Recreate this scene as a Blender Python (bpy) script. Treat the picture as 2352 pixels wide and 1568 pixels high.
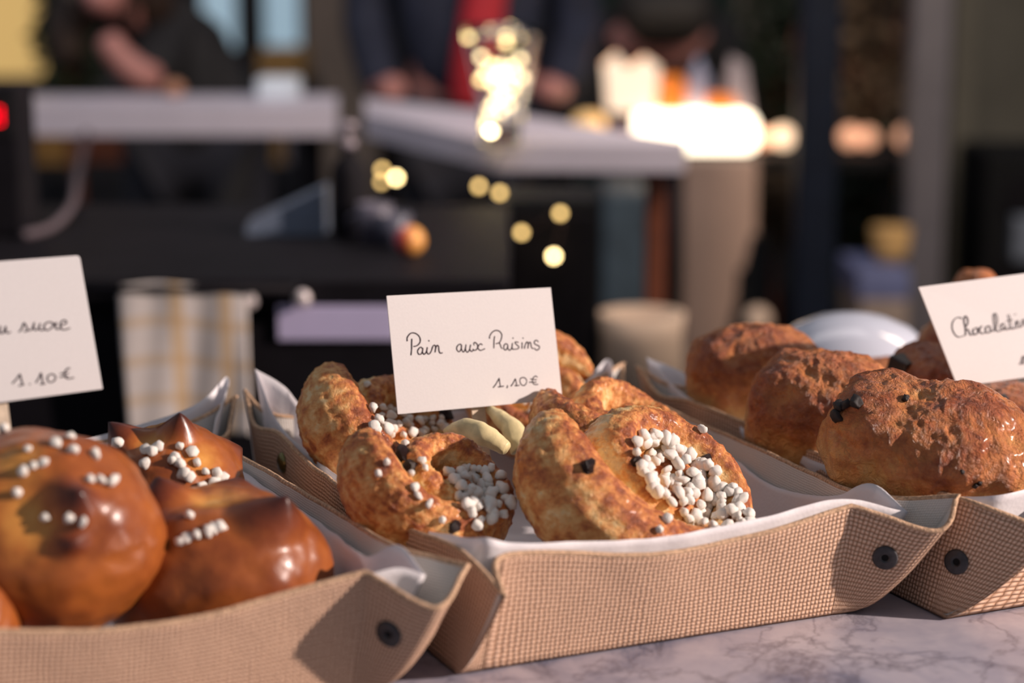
import bpy, bmesh, math, random
import numpy as np
from mathutils import Vector, Matrix, noise
from mathutils.bvhtree import BVHTree

for o in list(bpy.data.objects):
    bpy.data.objects.remove(o)
S = bpy.context.scene
COL = S.collection
PI = math.pi

# ------------------------------------------------------------------ camera
F, CX, CY, HY = 4700.0, 1176.0, 784.0, -150.0
TH = math.atan((CY - HY) / F)
CAM = Vector((0, 0, 1.35))
RT = Vector((1, 0, 0)); FW = Vector((0, math.cos(TH), -math.sin(TH))); UP = Vector((0, math.sin(TH), math.cos(TH)))
cd = bpy.data.cameras.new('camera'); cam = bpy.data.objects.new('camera', cd); COL.objects.link(cam)
cam.location = CAM; cam.rotation_euler = (PI/2 - TH, 0, 0)
cd.sensor_width = 36; cd.lens = F * 36 / 2352; cd.clip_start = 0.05; cd.clip_end = 60
cd.dof.use_dof = True; cd.dof.focus_distance = 1.27; cd.dof.aperture_fstop = cd.lens / 21.0
S.camera = cam

# ------------------------------------------------------------------ world, lights, exposure
w = bpy.data.worlds.new('world'); S.world = w; w.use_nodes = True
w.node_tree.nodes['Background'].inputs[0].default_value = (0.80, 0.86, 1.0, 1)
w.node_tree.nodes['Background'].inputs[1].default_value = 0.24
def add_light(name, kind, loc, target, energy, color, **kw):
    l = bpy.data.lights.new(name, kind); l.energy = energy; l.color = color
    for k, v in kw.items(): setattr(l, k, v)
    o = bpy.data.objects.new(name, l); COL.objects.link(o); o.location = loc
    o.rotation_euler = (Vector(target) - Vector(loc)).to_track_quat('-Z', 'Y').to_euler()
    return o
add_light('key_spot', 'SPOT', (3.95, 0.48, 2.60), (0.0, 1.40, 0.98), 1260, (1.0, 0.82, 0.73), spot_size=math.radians(36), spot_blend=0.5, shadow_soft_size=0.05)  # unseen spot added in place of a low warm sun patch
add_light('worktop_fill', 'AREA', (-0.1, 2.7, 2.7), (0.0, 4.4, 0.9), 18, (1.0, 0.92, 0.92), size=1.6)  # unseen fill added to brighten the white worktops and their front edges
add_light('right_back_fill', 'AREA', (1.3, 2.45, 2.3), (0.9, 4.6, 0.5), 34, (1.0, 0.80, 0.62), size=0.6)  # unseen warm fill added to brighten the fronts at the back right
S.view_settings.view_transform = 'Standard'; S.view_settings.look = 'None'
S.view_settings.exposure = 0.0; S.view_settings.gamma = 1.0; S.view_settings.use_curve_mapping = False
try:
    S.cycles.use_denoising = True; S.cycles.sample_clamp_indirect = 4.0; S.cycles.max_bounces = 8
except Exception: pass

# ------------------------------------------------------------------ helpers
def ray(px, py): return RT * ((px - CX) / F) + FW - UP * ((py - CY) / F)
def at(px, py, d): return CAM + ray(px, py) * d
def at_z(px, py, z):
    r = ray(px, py); return CAM + r * ((z - CAM.z) / r.z)
def cdir(r, u, t): return (RT * r + UP * u - FW * t).normalized()

def tag(o, label=None, cat=None, group=None, kind=None):
    if label: o['label'] = label
    if cat: o['category'] = cat
    if group: o['group'] = group
    if kind: o['kind'] = kind
    return o
def empty(name, loc=(0, 0, 0), mat=None):
    o = bpy.data.objects.new(name, None); COL.objects.link(o); o.empty_display_size = 0.05
    if mat is not None: o.matrix_world = mat
    else: o.location = loc
    return o
ROOTM = {}
def mesh_obj(name, verts, faces, m, parent=None, smooth=True, uv=None, attr=None):
    me = bpy.data.meshes.new(name); me.from_pydata([tuple(v) for v in verts], [], faces)
    if m: me.materials.append(m)
    if smooth: me.polygons.foreach_set('use_smooth', [True] * len(me.polygons))
    if uv is not None:
        ul = me.uv_layers.new(name='uv'); li = np.zeros(len(me.loops), dtype=np.int32); me.loops.foreach_get('vertex_index', li)
        ul.data.foreach_set('uv', np.asarray(uv, dtype=np.float32)[li].ravel())
    if attr is not None:
        a = me.attributes.new('bake', 'FLOAT', 'POINT'); a.data.foreach_set('value', np.asarray(attr, dtype=np.float32))
    me.update()
    o = bpy.data.objects.new(name, me); COL.objects.link(o)
    if parent is not None: o.parent = parent
    return o
class MB:
    """collects simple solids in one vertex list"""
    def __init__(s): s.v = []; s.f = []
    def add(s, vs, fs):
        n = len(s.v); s.v += [tuple(v) for v in vs]; s.f += [tuple(i + n for i in f) for f in fs]; return s
    def box(s, x0, y0, z0, x1, y1, z1, bev=0.0):
        bm = bmesh.new(); bmesh.ops.create_cube(bm, size=1)
        bmesh.ops.scale(bm, vec=(x1-x0, y1-y0, z1-z0), verts=bm.verts)
        bmesh.ops.translate(bm, vec=((x0+x1)/2, (y0+y1)/2, (z0+z1)/2), verts=bm.verts)
        if bev: bmesh.ops.bevel(bm, geom=bm.edges[:], offset=bev, segments=2, affect='EDGES', profile=0.5)
        bm.verts.index_update()
        s.add([v.co.copy() for v in bm.verts], [[v.index for v in f.verts] for f in bm.faces]); bm.free(); return s
    def prism(s, poly, z0, z1):
        n = len(poly)
        return s.add([(x, y, z0) for x, y in poly] + [(x, y, z1) for x, y in poly],
              [tuple(range(n-1, -1, -1)), tuple(range(n, 2*n))] + [(i, (i+1) % n, n+(i+1) % n, n+i) for i in range(n)])
    def lathe(s, prof, c=(0, 0, 0), n=32, axis=None):
        vs = []; fs = []
        q = Vector((0, 0, 1)).rotation_difference(Vector(axis)) if axis is not None else None
        for r, z in prof:
            for k in range(n):
                p = Vector((r*math.cos(2*PI*k/n), r*math.sin(2*PI*k/n), z))
                if q: p = q @ p
                vs.append(p + Vector(c))
        for i in range(len(prof)-1):
            for k in range(n):
                fs.append((i*n+k, i*n+(k+1) % n, (i+1)*n+(k+1) % n, (i+1)*n+k))
        if prof[0][0] > 1e-6: fs.append(tuple(range(n-1, -1, -1)))
        if prof[-1][0] > 1e-6: fs.append(tuple((len(prof)-1)*n+k for k in range(n)))
        return s.add(vs, fs)
    def ball(s, c, r, n=16, sc=(1, 1, 1)):
        prof = [(max(1e-7, math.sin(PI*i/n)), -math.cos(PI*i/n)) for i in range(n+1)]
        t = MB().lathe(prof, n=n*2)
        return s.add([(c[0]+v[0]*r*sc[0], c[1]+v[1]*r*sc[1], c[2]+v[2]*r*sc[2]) for v in t.v], t.f)
    def tube(s, pts, r, n=8, closed=False):
        pts = [Vector(p) for p in pts]; m = len(pts); vs = []; fs = []
        up = Vector((0.13, 0.21, 1)).normalized()
        for i, p in enumerate(pts):
            a = pts[(i-1) % m] if (closed or i > 0) else p; b = pts[(i+1) % m] if (closed or i < m-1) else p
            t = (b - a)
            t = t.normalized() if t.length > 1e-9 else Vector((1, 0, 0))
            x = t.cross(up)
            if x.length < 1e-4: x = t.cross(Vector((1, 0, 0)))
            x.normalize(); y = t.cross(x)
            rr = r[i] if isinstance(r, (list, tuple)) else r
            for k in range(n): vs.append(p + x*(rr*math.cos(2*PI*k/n)) + y*(rr*math.sin(2*PI*k/n)))
        for i in range(m if closed else m-1):
            j = (i+1) % m
            for k in range(n): fs.append((i*n+k, i*n+(k+1) % n, j*n+(k+1) % n, j*n+k))
        if not closed: fs += [tuple(range(n-1, -1, -1)), tuple((m-1)*n+k for k in range(n))]
        return s.add(vs, fs)
    def build(s, name, m, parent=None, smooth=False):
        o = mesh_obj(name, s.v, s.f, m, parent, smooth)
        return o
def smooth_by_angle(o, deg=35):
    me = o.data; me.polygons.foreach_set('use_smooth', [True]*len(me.polygons))
    bm = bmesh.new(); bm.from_mesh(me); a = math.radians(deg)
    for e in bm.edges:
        if len(e.link_faces) == 2 and e.calc_face_angle(0) > a: e.smooth = False
    bm.to_mesh(me); bm.free(); return o
def catmull(pts, n=6):
    out = []; P = [Vector(p) for p in pts]
    if len(P) < 3:
        return [P[0].lerp(P[-1], i/n) for i in range(n+1)]
    for i in range(len(P)-1):
        p0 = P[max(i-1, 0)]; p1 = P[i]; p2 = P[i+1]; p3 = P[min(i+2, len(P)-1)]
        for k in range(n):
            t = k/n
            out.append(0.5*((2*p1)+(p2-p0)*t+(2*p0-5*p1+4*p2-p3)*t*t+(3*p1-p0-3*p2+p3)*t**3))
    out.append(P[-1]); return out

# ------------------------------------------------------------------ materials
class N:
    def __init__(s, name):
        s.m = bpy.data.materials.new(name); s.m.use_nodes = True; s.t = s.m.node_tree; s.b = s.t.nodes['Principled BSDF']
    def n(s, typ, **kw):
        x = s.t.nodes.new(typ)
        for k, v in kw.items(): setattr(x, k, v)
        return x
    def l(s, a, b): s.t.links.new(a, b)
    def math(s, op, a, b=None):
        x = s.n('ShaderNodeMath', operation=op)
        for i, v in enumerate((a, b)):
            if v is None: continue
            if isinstance(v, (int, float)): x.inputs[i].default_value = v
            else: s.l(v, x.inputs[i])
        return x.outputs[0]
    def noise(s, co, scale, detail=4, rough=0.55, dist=0.0):
        x = s.n('ShaderNodeTexNoise'); x.inputs['Scale'].default_value = scale; x.inputs['Detail'].default_value = detail
        x.inputs['Roughness'].default_value = rough; x.inputs['Distortion'].default_value = dist
        if co is not None: s.l(co, x.inputs['Vector'])
        return x.outputs[0]
    def ramp(s, fac, stops):
        x = s.n('ShaderNodeValToRGB'); r = x.color_ramp
        while len(r.elements) < len(stops): r.elements.new(0.5)
        for e, (p, c) in zip(r.elements, stops): e.position = p; e.color = (*c, 1)
        s.l(fac, x.inputs[0]); return x.outputs[0]
    def obj(s): return s.n('ShaderNodeTexCoord').outputs['Object']
    def bump(s, h, strength, dist):
        x = s.n('ShaderNodeBump'); x.inputs['Strength'].default_value = strength; x.inputs['Distance'].default_value = dist
        s.l(h, x.inputs['Height']); s.l(x.outputs[0], s.b.inputs['Normal']); return x
    def set(s, **kw):
        for k, v in kw.items(): s.b.inputs[k.replace('_', ' ')].default_value = v
        return s
def plain(name, c, rough=0.6, metal=0.0, var=0.12, scale=20, bump=0.0, spec=0.5, **kw):
    k = N(name); k.set(Roughness=rough, Metallic=metal); k.b.inputs['Specular IOR Level'].default_value = spec
    f = k.noise(k.obj(), scale, 5)
    lo = tuple(x*(1-var) for x in c); hi = tuple(min(1, x*(1+var)) for x in c)
    k.l(k.ramp(f, [(0.3, lo), (0.7, hi)]), k.b.inputs['Base Color'])
    if bump: k.bump(f, bump, 0.002)
    return k.m
def glow(name, c, st):
    k = N(name); k.set(Roughness=0.4); k.b.inputs['Base Color'].default_value = (*c, 1)
    k.b.inputs['Emission Color'].default_value = (*c, 1); k.b.inputs['Emission Strength'].default_value = st
    return k.m
def weave(name, period, stops, bump_d, rough=0.85, var=0.25):
    k = N(name); k.set(Roughness=rough); k.b.inputs['Specular IOR Level'].default_value = 0.15
    uv = k.n('ShaderNodeUVMap').outputs[0]
    # slight irregular threads
    nz = k.n('ShaderNodeTexNoise'); nz.inputs['Scale'].default_value = 160; nz.inputs['Detail'].default_value = 2; k.l(uv, nz.inputs['Vector'])
    sep = k.n('ShaderNodeSeparateXYZ'); k.l(uv, sep.inputs[0])
    j = k.math('MULTIPLY', k.math('SUBTRACT', nz.outputs[0], 0.5), 0.55)
    x = k.math('ADD', k.math('MULTIPLY', sep.outputs[0], 1/period), j)
    y = k.math('ADD', k.math('MULTIPLY', sep.outputs[1], 1/period), j)
    ax = k.math('ABSOLUTE', k.math('SINE', k.math('MULTIPLY', x, PI)))
    ay = k.math('ABSOLUTE', k.math('SINE', k.math('MULTIPLY', y, PI)))
    c = k.math('ABSOLUTE', k.math('MODULO', k.math('ADD', k.math('FLOOR', x), k.math('FLOOR', y)), 2.0))
    h1 = k.math('MULTIPLY', k.math('POWER', ax, 0.7), k.math('ADD', k.math('MULTIPLY', ay, 0.55), 0.45))
    h2 = k.math('MULTIPLY', k.math('POWER', ay, 0.7), k.math('ADD', k.math('MULTIPLY', ax, 0.55), 0.45))
    h = k.math('ADD', k.math('MULTIPLY', h1, c), k.math('MULTIPLY', h2, k.math('SUBTRACT', 1.0, c)))
    big = k.n('ShaderNodeTexNoise'); big.inputs['Scale'].default_value = 700; big.inputs['Detail'].default_value = 3; k.l(uv, big.inputs['Vector'])
    f = k.math('ADD', k.math('MULTIPLY', h, 1-var), k.math('MULTIPLY', big.outputs[0], var))
    k.l(k.ramp(f, stops), k.b.inputs['Base Color'])
    k.bump(h, 0.8, bump_d)
    return k.m
M = {}
M['burlap'] = weave('burlap', 0.0030, [(0.0, (0.15, 0.072, 0.038)), (0.35, (0.42, 0.24, 0.15)), (0.75, (0.74, 0.50, 0.36)), (1.0, (0.88, 0.65, 0.49))], 0.0011)
M['lining'] = weave('cotton_lining', 0.0016, [(0.0, (0.42, 0.38, 0.34)), (0.5, (0.66, 0.62, 0.57)), (1.0, (0.78, 0.75, 0.70))], 0.0003, var=0.3)
M['hem'] = plain('hem_rope', (0.56, 0.37, 0.24), 0.9, var=0.4, scale=500, bump=0.6, spec=0.1)
def paper_mat():
    k = N('greaseproof_paper'); k.set(Roughness=0.55); k.b.inputs['Base Color'].default_value = (0.90, 0.87, 0.89, 1)
    o = k.obj(); v = k.n('ShaderNodeTexVoronoi'); v.inputs['Scale'].default_value = 420; k.l(o, v.inputs['Vector'])
    big = k.noise(o, 35, 3)
    k.bump(k.math('ADD', k.math('MULTIPLY', v.outputs[0], 0.25), big), 0.35, 0.0012)
    tr = k.n('ShaderNodeBsdfTranslucent'); tr.inputs[0].default_value = (0.85, 0.82, 0.84, 1)
    mx = k.n('ShaderNodeMixShader'); mx.inputs[0].default_value = 0.22
    out = k.t.nodes['Material Output']; k.l(k.b.outputs[0], mx.inputs[1]); k.l(tr.outputs[0], mx.inputs[2]); k.l(mx.outputs[0], out.inputs[0])
    return k.m
M['paper'] = paper_mat()
M['card'] = plain('card_stock', (0.73, 0.70, 0.69), 0.75, var=0.02, scale=700, bump=0.05, spec=0.2)
M['ink'] = plain('ink', (0.030, 0.010, 0.018), 0.6, var=0.3, scale=300)
M['wood_pale'] = plain('pale_wood', (0.74, 0.60, 0.45), 0.6, var=0.15, scale=200)
def pastry_mat(name, stops, rough, s1, s2, a1, a2, bump_s, bump_d, bscale, coat=0.0, ridged=False):
    k = N(name); k.set(Roughness=rough); k.b.inputs['Coat Weight'].default_value = coat; k.b.inputs['Coat Roughness'].default_value = 0.2
    k.b.inputs['Specular IOR Level'].default_value = 0.4
    o = k.obj(); at_ = k.n('ShaderNodeAttribute'); at_.attribute_name = 'bake'
    n1 = k.noise(o, s1, 6, 0.6, 0.6); n2 = k.noise(o, s2, 5, 0.65, 0.3)
    f = k.math('ADD', at_.outputs['Fac'], k.math('MULTIPLY', k.math('SUBTRACT', n1, 0.5), a1))
    f = k.math('ADD', f, k.math('MULTIPLY', k.math('SUBTRACT', n2, 0.5), a2))
    k.l(k.ramp(f, stops), k.b.inputs['Base Color'])
    hb = k.noise(o, bscale, 6, 0.62, 0.8)
    if ridged:
        hb = k.math('SUBTRACT', 1.0, k.math('ABSOLUTE', k.math('MULTIPLY', k.math('SUBTRACT', hb, 0.5), 5.0)))
        hb = k.math('ADD', k.math('MULTIPLY', hb, 0.45), k.noise(o, bscale*2.6, 5, 0.6))
    k.bump(hb, bump_s, bump_d)
    return k.m
GOLD = [(0.0, (0.90, 0.68, 0.36)), (0.2, (0.87, 0.49, 0.18)), (0.42, (0.70, 0.27, 0.075)), (0.64, (0.40, 0.11, 0.036)), (1.0, (0.12, 0.028, 0.016))]
M['puff'] = pastry_mat('laminated_dough', GOLD, 0.42, 125, 380, 0.85, 0.55, 0.75, 0.0026, 300, coat=0.10)
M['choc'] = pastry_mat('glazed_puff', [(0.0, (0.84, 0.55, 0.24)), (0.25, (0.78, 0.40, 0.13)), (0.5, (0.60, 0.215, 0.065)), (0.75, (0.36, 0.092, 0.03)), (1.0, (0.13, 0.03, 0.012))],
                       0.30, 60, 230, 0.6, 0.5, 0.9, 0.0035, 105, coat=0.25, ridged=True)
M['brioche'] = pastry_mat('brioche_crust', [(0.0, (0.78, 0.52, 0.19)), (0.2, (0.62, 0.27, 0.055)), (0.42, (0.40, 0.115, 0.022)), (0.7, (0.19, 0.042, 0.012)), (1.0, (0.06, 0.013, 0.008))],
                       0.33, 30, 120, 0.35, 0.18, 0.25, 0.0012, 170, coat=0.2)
M['tail'] = plain('pale_dough', (0.74, 0.62, 0.33), 0.5, var=0.15, scale=120, bump=0.2)
def sugar_mat():
    k = N('pearl_sugar'); k.set(Roughness=0.35); k.b.inputs['Base Color'].default_value = (0.90, 0.86, 0.79, 1)
    k.b.inputs['Subsurface Weight'].default_value = 0.3; k.b.inputs['Subsurface Radius'].default_value = (0.004, 0.0035, 0.003)
    k.bump(k.noise(k.obj(), 900, 3), 0.4, 0.0006); return k.m
M['sugar'] = sugar_mat()
M['raisin'] = plain('raisin', (0.030, 0.012, 0.012), 0.35, var=0.5, scale=400, bump=0.8)
M['cocoa'] = plain('dark_chocolate', (0.016, 0.008, 0.006), 0.4, var=0.4, scale=300, bump=0.4)
M['snap'] = plain('gunmetal', (0.055, 0.052, 0.055), 0.45, metal=0.6, var=0.3, scale=200)
M['brass'] = plain('old_brass', (0.22, 0.19, 0.08), 0.25, metal=0.9, var=0.2, scale=100)
def marble_mat():
    k = N('marble'); k.set(Roughness=0.3); o = k.obj()
    warp = k.noise(o, 7, 6, 0.6, 1.0); fine = k.noise(o, 45, 6, 0.65, 0.8)
    def vein(sc, w_, dist):
        v = k.noise(o, sc, 7, 0.6, dist); ve = k.math('ABSOLUTE', k.math('SUBTRACT', v, 0.5))
        return k.ramp(ve, [(0.0, (0.42, 0.42, 0.45)), (w_*.4, (.75, .75, .77)), (w_, (1, 1, 1))])
    c = k.ramp(k.math('ADD', k.math('MULTIPLY', warp, .75), k.math('MULTIPLY', fine, .25)), [(0.36, (0.17, 0.18, 0.26)), (0.47, (0.37, 0.35, 0.42)), (0.62, (0.50, 0.46, 0.51))])
    for v in (vein(5, .03, .9), vein(11, .022, .6)):
        mx = k.n('ShaderNodeMix'); mx.data_type = 'RGBA'; mx.blend_type = 'MULTIPLY'; mx.inputs[0].default_value = 0.7
        k.l(c, mx.inputs[6]); k.l(v, mx.inputs[7]); c = mx.outputs[2]
    k.l(c, k.b.inputs['Base Color']); return k.m
M['marble'] = marble_mat()
M['china'] = plain('white_china', (0.50, 0.53, 0.62), 0.12, var=0.01)
M['black'] = plain('black_lacquer', (0.009, 0.008, 0.010), 0.6, var=0.2, spec=0.06)
M['blackmat'] = plain('black_matte', (0.007, 0.007, 0.008), 0.7, var=0.2, spec=0.15)
M['tabletop'] = plain('white_worktop', (0.64, 0.58, 0.66), 0.45, var=0.05, scale=8)
M['steel'] = plain('steel', (0.62, 0.55, 0.55), 0.3, metal=0.3, var=0.05)
M['label'] = plain('label_plate', (0.50, 0.45, 0.66), 0.5, var=0.03)
M['navy'] = plain('navy_paint', (0.003, 0.006, 0.015), 0.6, var=0.2, spec=0.2)
M['pillar'] = plain('stone_render', (0.24, 0.185, 0.15), 0.8, var=0.2, scale=6)
M['tan'] = plain('tan_board', (0.50, 0.33, 0.25), 0.7, var=0.12, scale=5)
M['olive'] = plain('olive_render', (0.115, 0.105, 0.082), 0.8, var=0.2, scale=5)
M['greypost'] = plain('grey_steel_paint', (0.115, 0.105, 0.118), 0.5, var=0.1)
M['green'] = plain('green_wall', (0.008, 0.05, 0.035), 0.7, var=0.3, scale=4)
M['darkwall'] = plain('dark_wall', (0.018, 0.017, 0.022), 0.8, var=0.4, scale=4)
M['ground'] = plain('asphalt', (0.035, 0.030, 0.026), 0.85, var=0.3, scale=6)
M['ochre'] = plain('ochre_wood', (0.52, 0.28, 0.08), 0.6, var=0.2, scale=9)
M['rust'] = plain('rust_wood', (0.20, 0.055, 0.025), 0.6, var=0.2)
M['teal'] = plain('slate_blue', (0.045, 0.070, 0.095), 0.6, var=0.2)
M['beige'] = plain('beige_clay', (0.62, 0.46, 0.35), 0.7, var=0.08)
M['yellow'] = plain('straw_yellow', (0.66, 0.40, 0.15), 0.7, var=0.12)
M['blue'] = plain('blue_crate', (0.12, 0.14, 0.28), 0.6, var=0.1)
M['leaf'] = plain('dark_leaf', (0.022, 0.034, 0.012), 0.5, var=0.5, scale=6)
M['leafbrown'] = plain('dry_leaf', (0.17, 0.105, 0.055), 0.6, var=0.5, scale=6)
M['skin'] = plain('skin', (0.55, 0.24, 0.21), 0.5, var=0.08)
M['hair'] = plain('brown_hair', (0.035, 0.018, 0.011), 0.5, var=0.4, scale=40)
M['coat'] = plain('black_coat', (0.012, 0.011, 0.013), 0.8, var=0.3)
M['navycoat'] = plain('navy_coat', (0.016, 0.020, 0.042), 0.8, var=0.4)
M['red'] = plain('red_cloth', (0.52, 0.022, 0.035), 0.7, var=0.2)
M['jeans'] = plain('dark_trousers', (0.02, 0.02, 0.03), 0.8, var=0.3)
M['bluewhite'] = plain('pale_blue_plastic', (0.38, 0.40, 0.55), 0.4, var=0.06)
M['greywhite'] = plain('grey_white_cloth', (0.40, 0.35, 0.38), 0.7, var=0.2)
def towel_mat():
    k = N('checked_towel'); k.set(Roughness=0.9); k.b.inputs['Specular IOR Level'].default_value = 0.1
    uv = k.n('ShaderNodeUVMap').outputs[0]; sep = k.n('ShaderNodeSeparateXYZ'); k.l(uv, sep.inputs[0])
    def band(s, c, hw):  # 1 inside band
        return k.math('LESS_THAN', k.math('ABSOLUTE', k.math('SUBTRACT', s, c)), hw)
    x, y = sep.outputs[0], sep.outputs[1]
    b = k.math('ADD', band(x, 0.44, 0.055), band(x, 0.83, 0.05))
    for c in (0.26, 0.53, 0.80): b = k.math('ADD', b, k.math('MULTIPLY', band(y, c, 0.035), 0.7))
    k.l(k.ramp(k.math('MULTIPLY', b, 0.5), [(0.0, (0.62, 0.56, 0.53)), (0.5, (0.58, 0.43, 0.29)), (1.0, (0.52, 0.35, 0.20))]), k.b.inputs['Base Color'])
    return k.m
M['towel'] = towel_mat()
def glass_mat():
    k = N('clear_glass'); k.set(Roughness=0.02, IOR=1.45); k.b.inputs['Transmission Weight'].default_value = 1.0
    k.b.inputs['Base Color'].default_value = (1, 1, 1, 1); return k.m
M['glass'] = glass_mat()
M['bulb'] = glow('warm_bulb', (1.0, 0.74, 0.34), 15.0)
M['bulbhot'] = glow('hot_bulb', (1.0, 0.80, 0.46), 34.0)
M['bulbdim'] = glow('dim_bulb', (1.0, 0.66, 0.24), 4.5)
M['lightbox'] = glow('light_box', (1.0, 0.84, 0.62), 4.0)
M['candle'] = glow('candle_globe', (1.0, 0.70, 0.46), 1.5)
M['candledim'] = glow('peach_globe', (1.0, 0.50, 0.30), 0.7)
M['glow_bag'] = glow('paper_bag_glow', (1.0, 0.76, 0.56), 0.9)  # light falling on the paper bag, put in as emission
M['amber'] = glow('amber_jar', (0.75, 0.20, 0.02), 0.55)
M['redled'] = glow('red_digits', (1.0, 0.0, 0.02), 1.3)
M['winblue'] = glow('daylit_pane', (0.36, 0.50, 0.60), 0.75)
M['wallglow'] = glow('glowing_yellow_wall', (0.62, 0.40, 0.14), 0.8)  # yellow wall with its brightness put in as emission

# ------------------------------------------------------------------ setting
def struct(name, mb, m, parent=None):
    o = mb.build(name, m, parent)
    if parent is None: o['kind'] = 'structure'
    return o
ZC = 0.95
struct('floor', MB().box(-7, -2.5, -0.1, 7, 9.4, 0), M['ground'])
struct('wall_back', MB().box(-7, 9.0, 0, 7, 9.25, 4.2), M['darkwall'])
def rect(px0, px1, py0, py1, d, thick, zb=None, zt=None):
    a = at(px0, py0, d); b = at(px1, py1, d)
    y = at((px0+px1)/2, (py0+py1)/2, d).y
    return (a.x, y, b.z if zb is None else zb, b.x, y+thick, a.z if zt is None else zt)
struct('wall_right', MB().box(*rect(2195, 2900, 0, 700, 6.0, 0.3, 0, 3.2)), M['olive'])
struct('wall_green', MB().box(*rect(1335, 1705, 0, 400, 8.2, 0.2, 0, 3.5)), M['green'])
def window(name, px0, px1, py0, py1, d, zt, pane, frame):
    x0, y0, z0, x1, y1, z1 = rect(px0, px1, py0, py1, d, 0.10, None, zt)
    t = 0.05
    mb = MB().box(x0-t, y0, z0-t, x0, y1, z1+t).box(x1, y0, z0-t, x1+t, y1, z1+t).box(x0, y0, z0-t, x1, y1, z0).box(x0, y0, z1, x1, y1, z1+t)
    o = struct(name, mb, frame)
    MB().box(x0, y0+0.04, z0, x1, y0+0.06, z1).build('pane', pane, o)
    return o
window('wall_yellow_glow', -220, 100, 0, 178, 7.0, 2.2, M['wallglow'], M['darkwall'])  # lit yellow wall built as a framed panel with added glow
window('window_2', 462, 546, 0, 112, 8.0, 2.4, M['winblue'], M['darkwall'])
window('window_3', 604, 688, 0, 108, 8.0, 2.4, M['winblue'], M['darkwall'])

# marble counter, its edge parallel with the trays
YAW = math.radians(24.6)
XA = Vector((math.cos(YAW), math.sin(YAW), 0)); YA = Vector((-math.sin(YAW), math.cos(YAW), 0))
O0 = at_z(1048, 1552, ZC)
TM = Matrix(((XA.x, YA.x, 0, O0.x), (XA.y, YA.y, 0, O0.y), (0, 0, 1, ZC), (0, 0, 0, 1)))
r = empty('marble_counter', mat=TM)
tag(r, 'grey veined marble counter that the three burlap trays stand on', 'counter')
o = MB().box(-1.1, -0.40, -0.03, 1.3, 0.47, 0.0, 0.002).build('marble_top', M['marble'], r)
MB().box(-1.05, -0.36, -0.95, 1.25, 0.43, -0.03).build('base_cabinet', M['blackmat'], r)

# ------------------------------------------------------------------ burlap trays
W, L = 0.262, 0.34
def hermite_loop(P, sharp, seg):
    n = len(P); out = []
    for i in range(n):
        a, b = P[i], P[(i+1) % n]; pa, nb = P[i-1], P[(i+2) % n]
        m0 = (b-a) if sharp[i] else 0.5*(b-pa)
        m1 = (b-a) if sharp[(i+1) % n] else 0.5*(nb-a)
        la = np.linalg.norm(b-a)
        for m in (m0, m1):
            q = np.linalg.norm(m)
            if q > 1.15*la: m *= 1.15*la/q
        for k in range(seg[i]):
            t = k/seg[i]
            out.append((2*t**3-3*t*t+1)*a+(t**3-2*t*t+t)*m0+(-2*t**3+3*t*t)*b+(t**3-t*t)*m1)
    return np.array(out)
def loft(ctrl, nl, wav=0.0, seed=0, z0=0.0):
    """ctrl: (rim xyz, base xy, spread exponent, sharp) around the tray"""
    n = len(ctrl)
    rim = [np.array(c[0], float) for c in ctrl]; base = [np.array((*c[1], c[2], 0), float) for c in ctrl]
    sharp = [c[3] for c in ctrl]
    seg = [max(6, int(np.linalg.norm(rim[(i+1) % n]-rim[i])/0.0032)) for i in range(n)]
    R = hermite_loop(rim, sharp, seg); B = []
    for i in range(n):
        for k in range(seg[i]): B.append(base[i]+(base[(i+1) % n]-base[i])*k/seg[i])
    B = np.array(B); m = len(R); V = np.zeros((nl+1, m, 3)); UV = np.zeros((nl+1, m, 2))
    arc = np.concatenate([[0], np.cumsum(np.linalg.norm(np.diff(R, axis=0), axis=1))])
    for j in range(nl+1):
        t = j/nl; s = t**B[:, 2]
        V[j, :, 0] = B[:, 0]+(R[:, 0]-B[:, 0])*s; V[j, :, 1] = B[:, 1]+(R[:, 1]-B[:, 1])*s
        V[j, :, 2] = z0+(R[:, 2]-z0)*t
        UV[j, :, 0] = arc; UV[j, :, 1] = t*0.072
    if wav:
        for j in range(1, nl+1):
            for i in range(m):
                p = Vector(V[j, i]); d = noise.noise_vector(p*22+Vector((seed*3.1, 0, 0)))+0.5*noise.noise_vector(p*60+Vector((seed, 5, 0)))
                V[j, i] += np.array((d.x, d.y, d.z*0.5))*wav*(j/nl)
    return V, UV
def grid_normals(V):
    du = np.roll(V, -1, axis=1)-np.roll(V, 1, axis=1); dv = np.gradient(V, axis=0)
    nrm = np.cross(du, dv); l = np.linalg.norm(nrm, axis=2, keepdims=True); l[l == 0] = 1
    return nrm/l
def loft_mesh(V, UV, floor_z=None):
    nl, m = V.shape[0], V.shape[1]
    vs = V.reshape(-1, 3); uv = UV.reshape(-1, 2)
    fs = [(j*m+i, j*m+(i+1) % m, (j+1)*m+(i+1) % m, (j+1)*m+i) for j in range(nl-1) for i in range(m)]
    fs.append(tuple(range(m-1, -1, -1)))
    return vs, fs, uv
PXY = lambda px, py, w: tuple((TM.inverted() @ at_z(px, py, ZC+w)))
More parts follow.
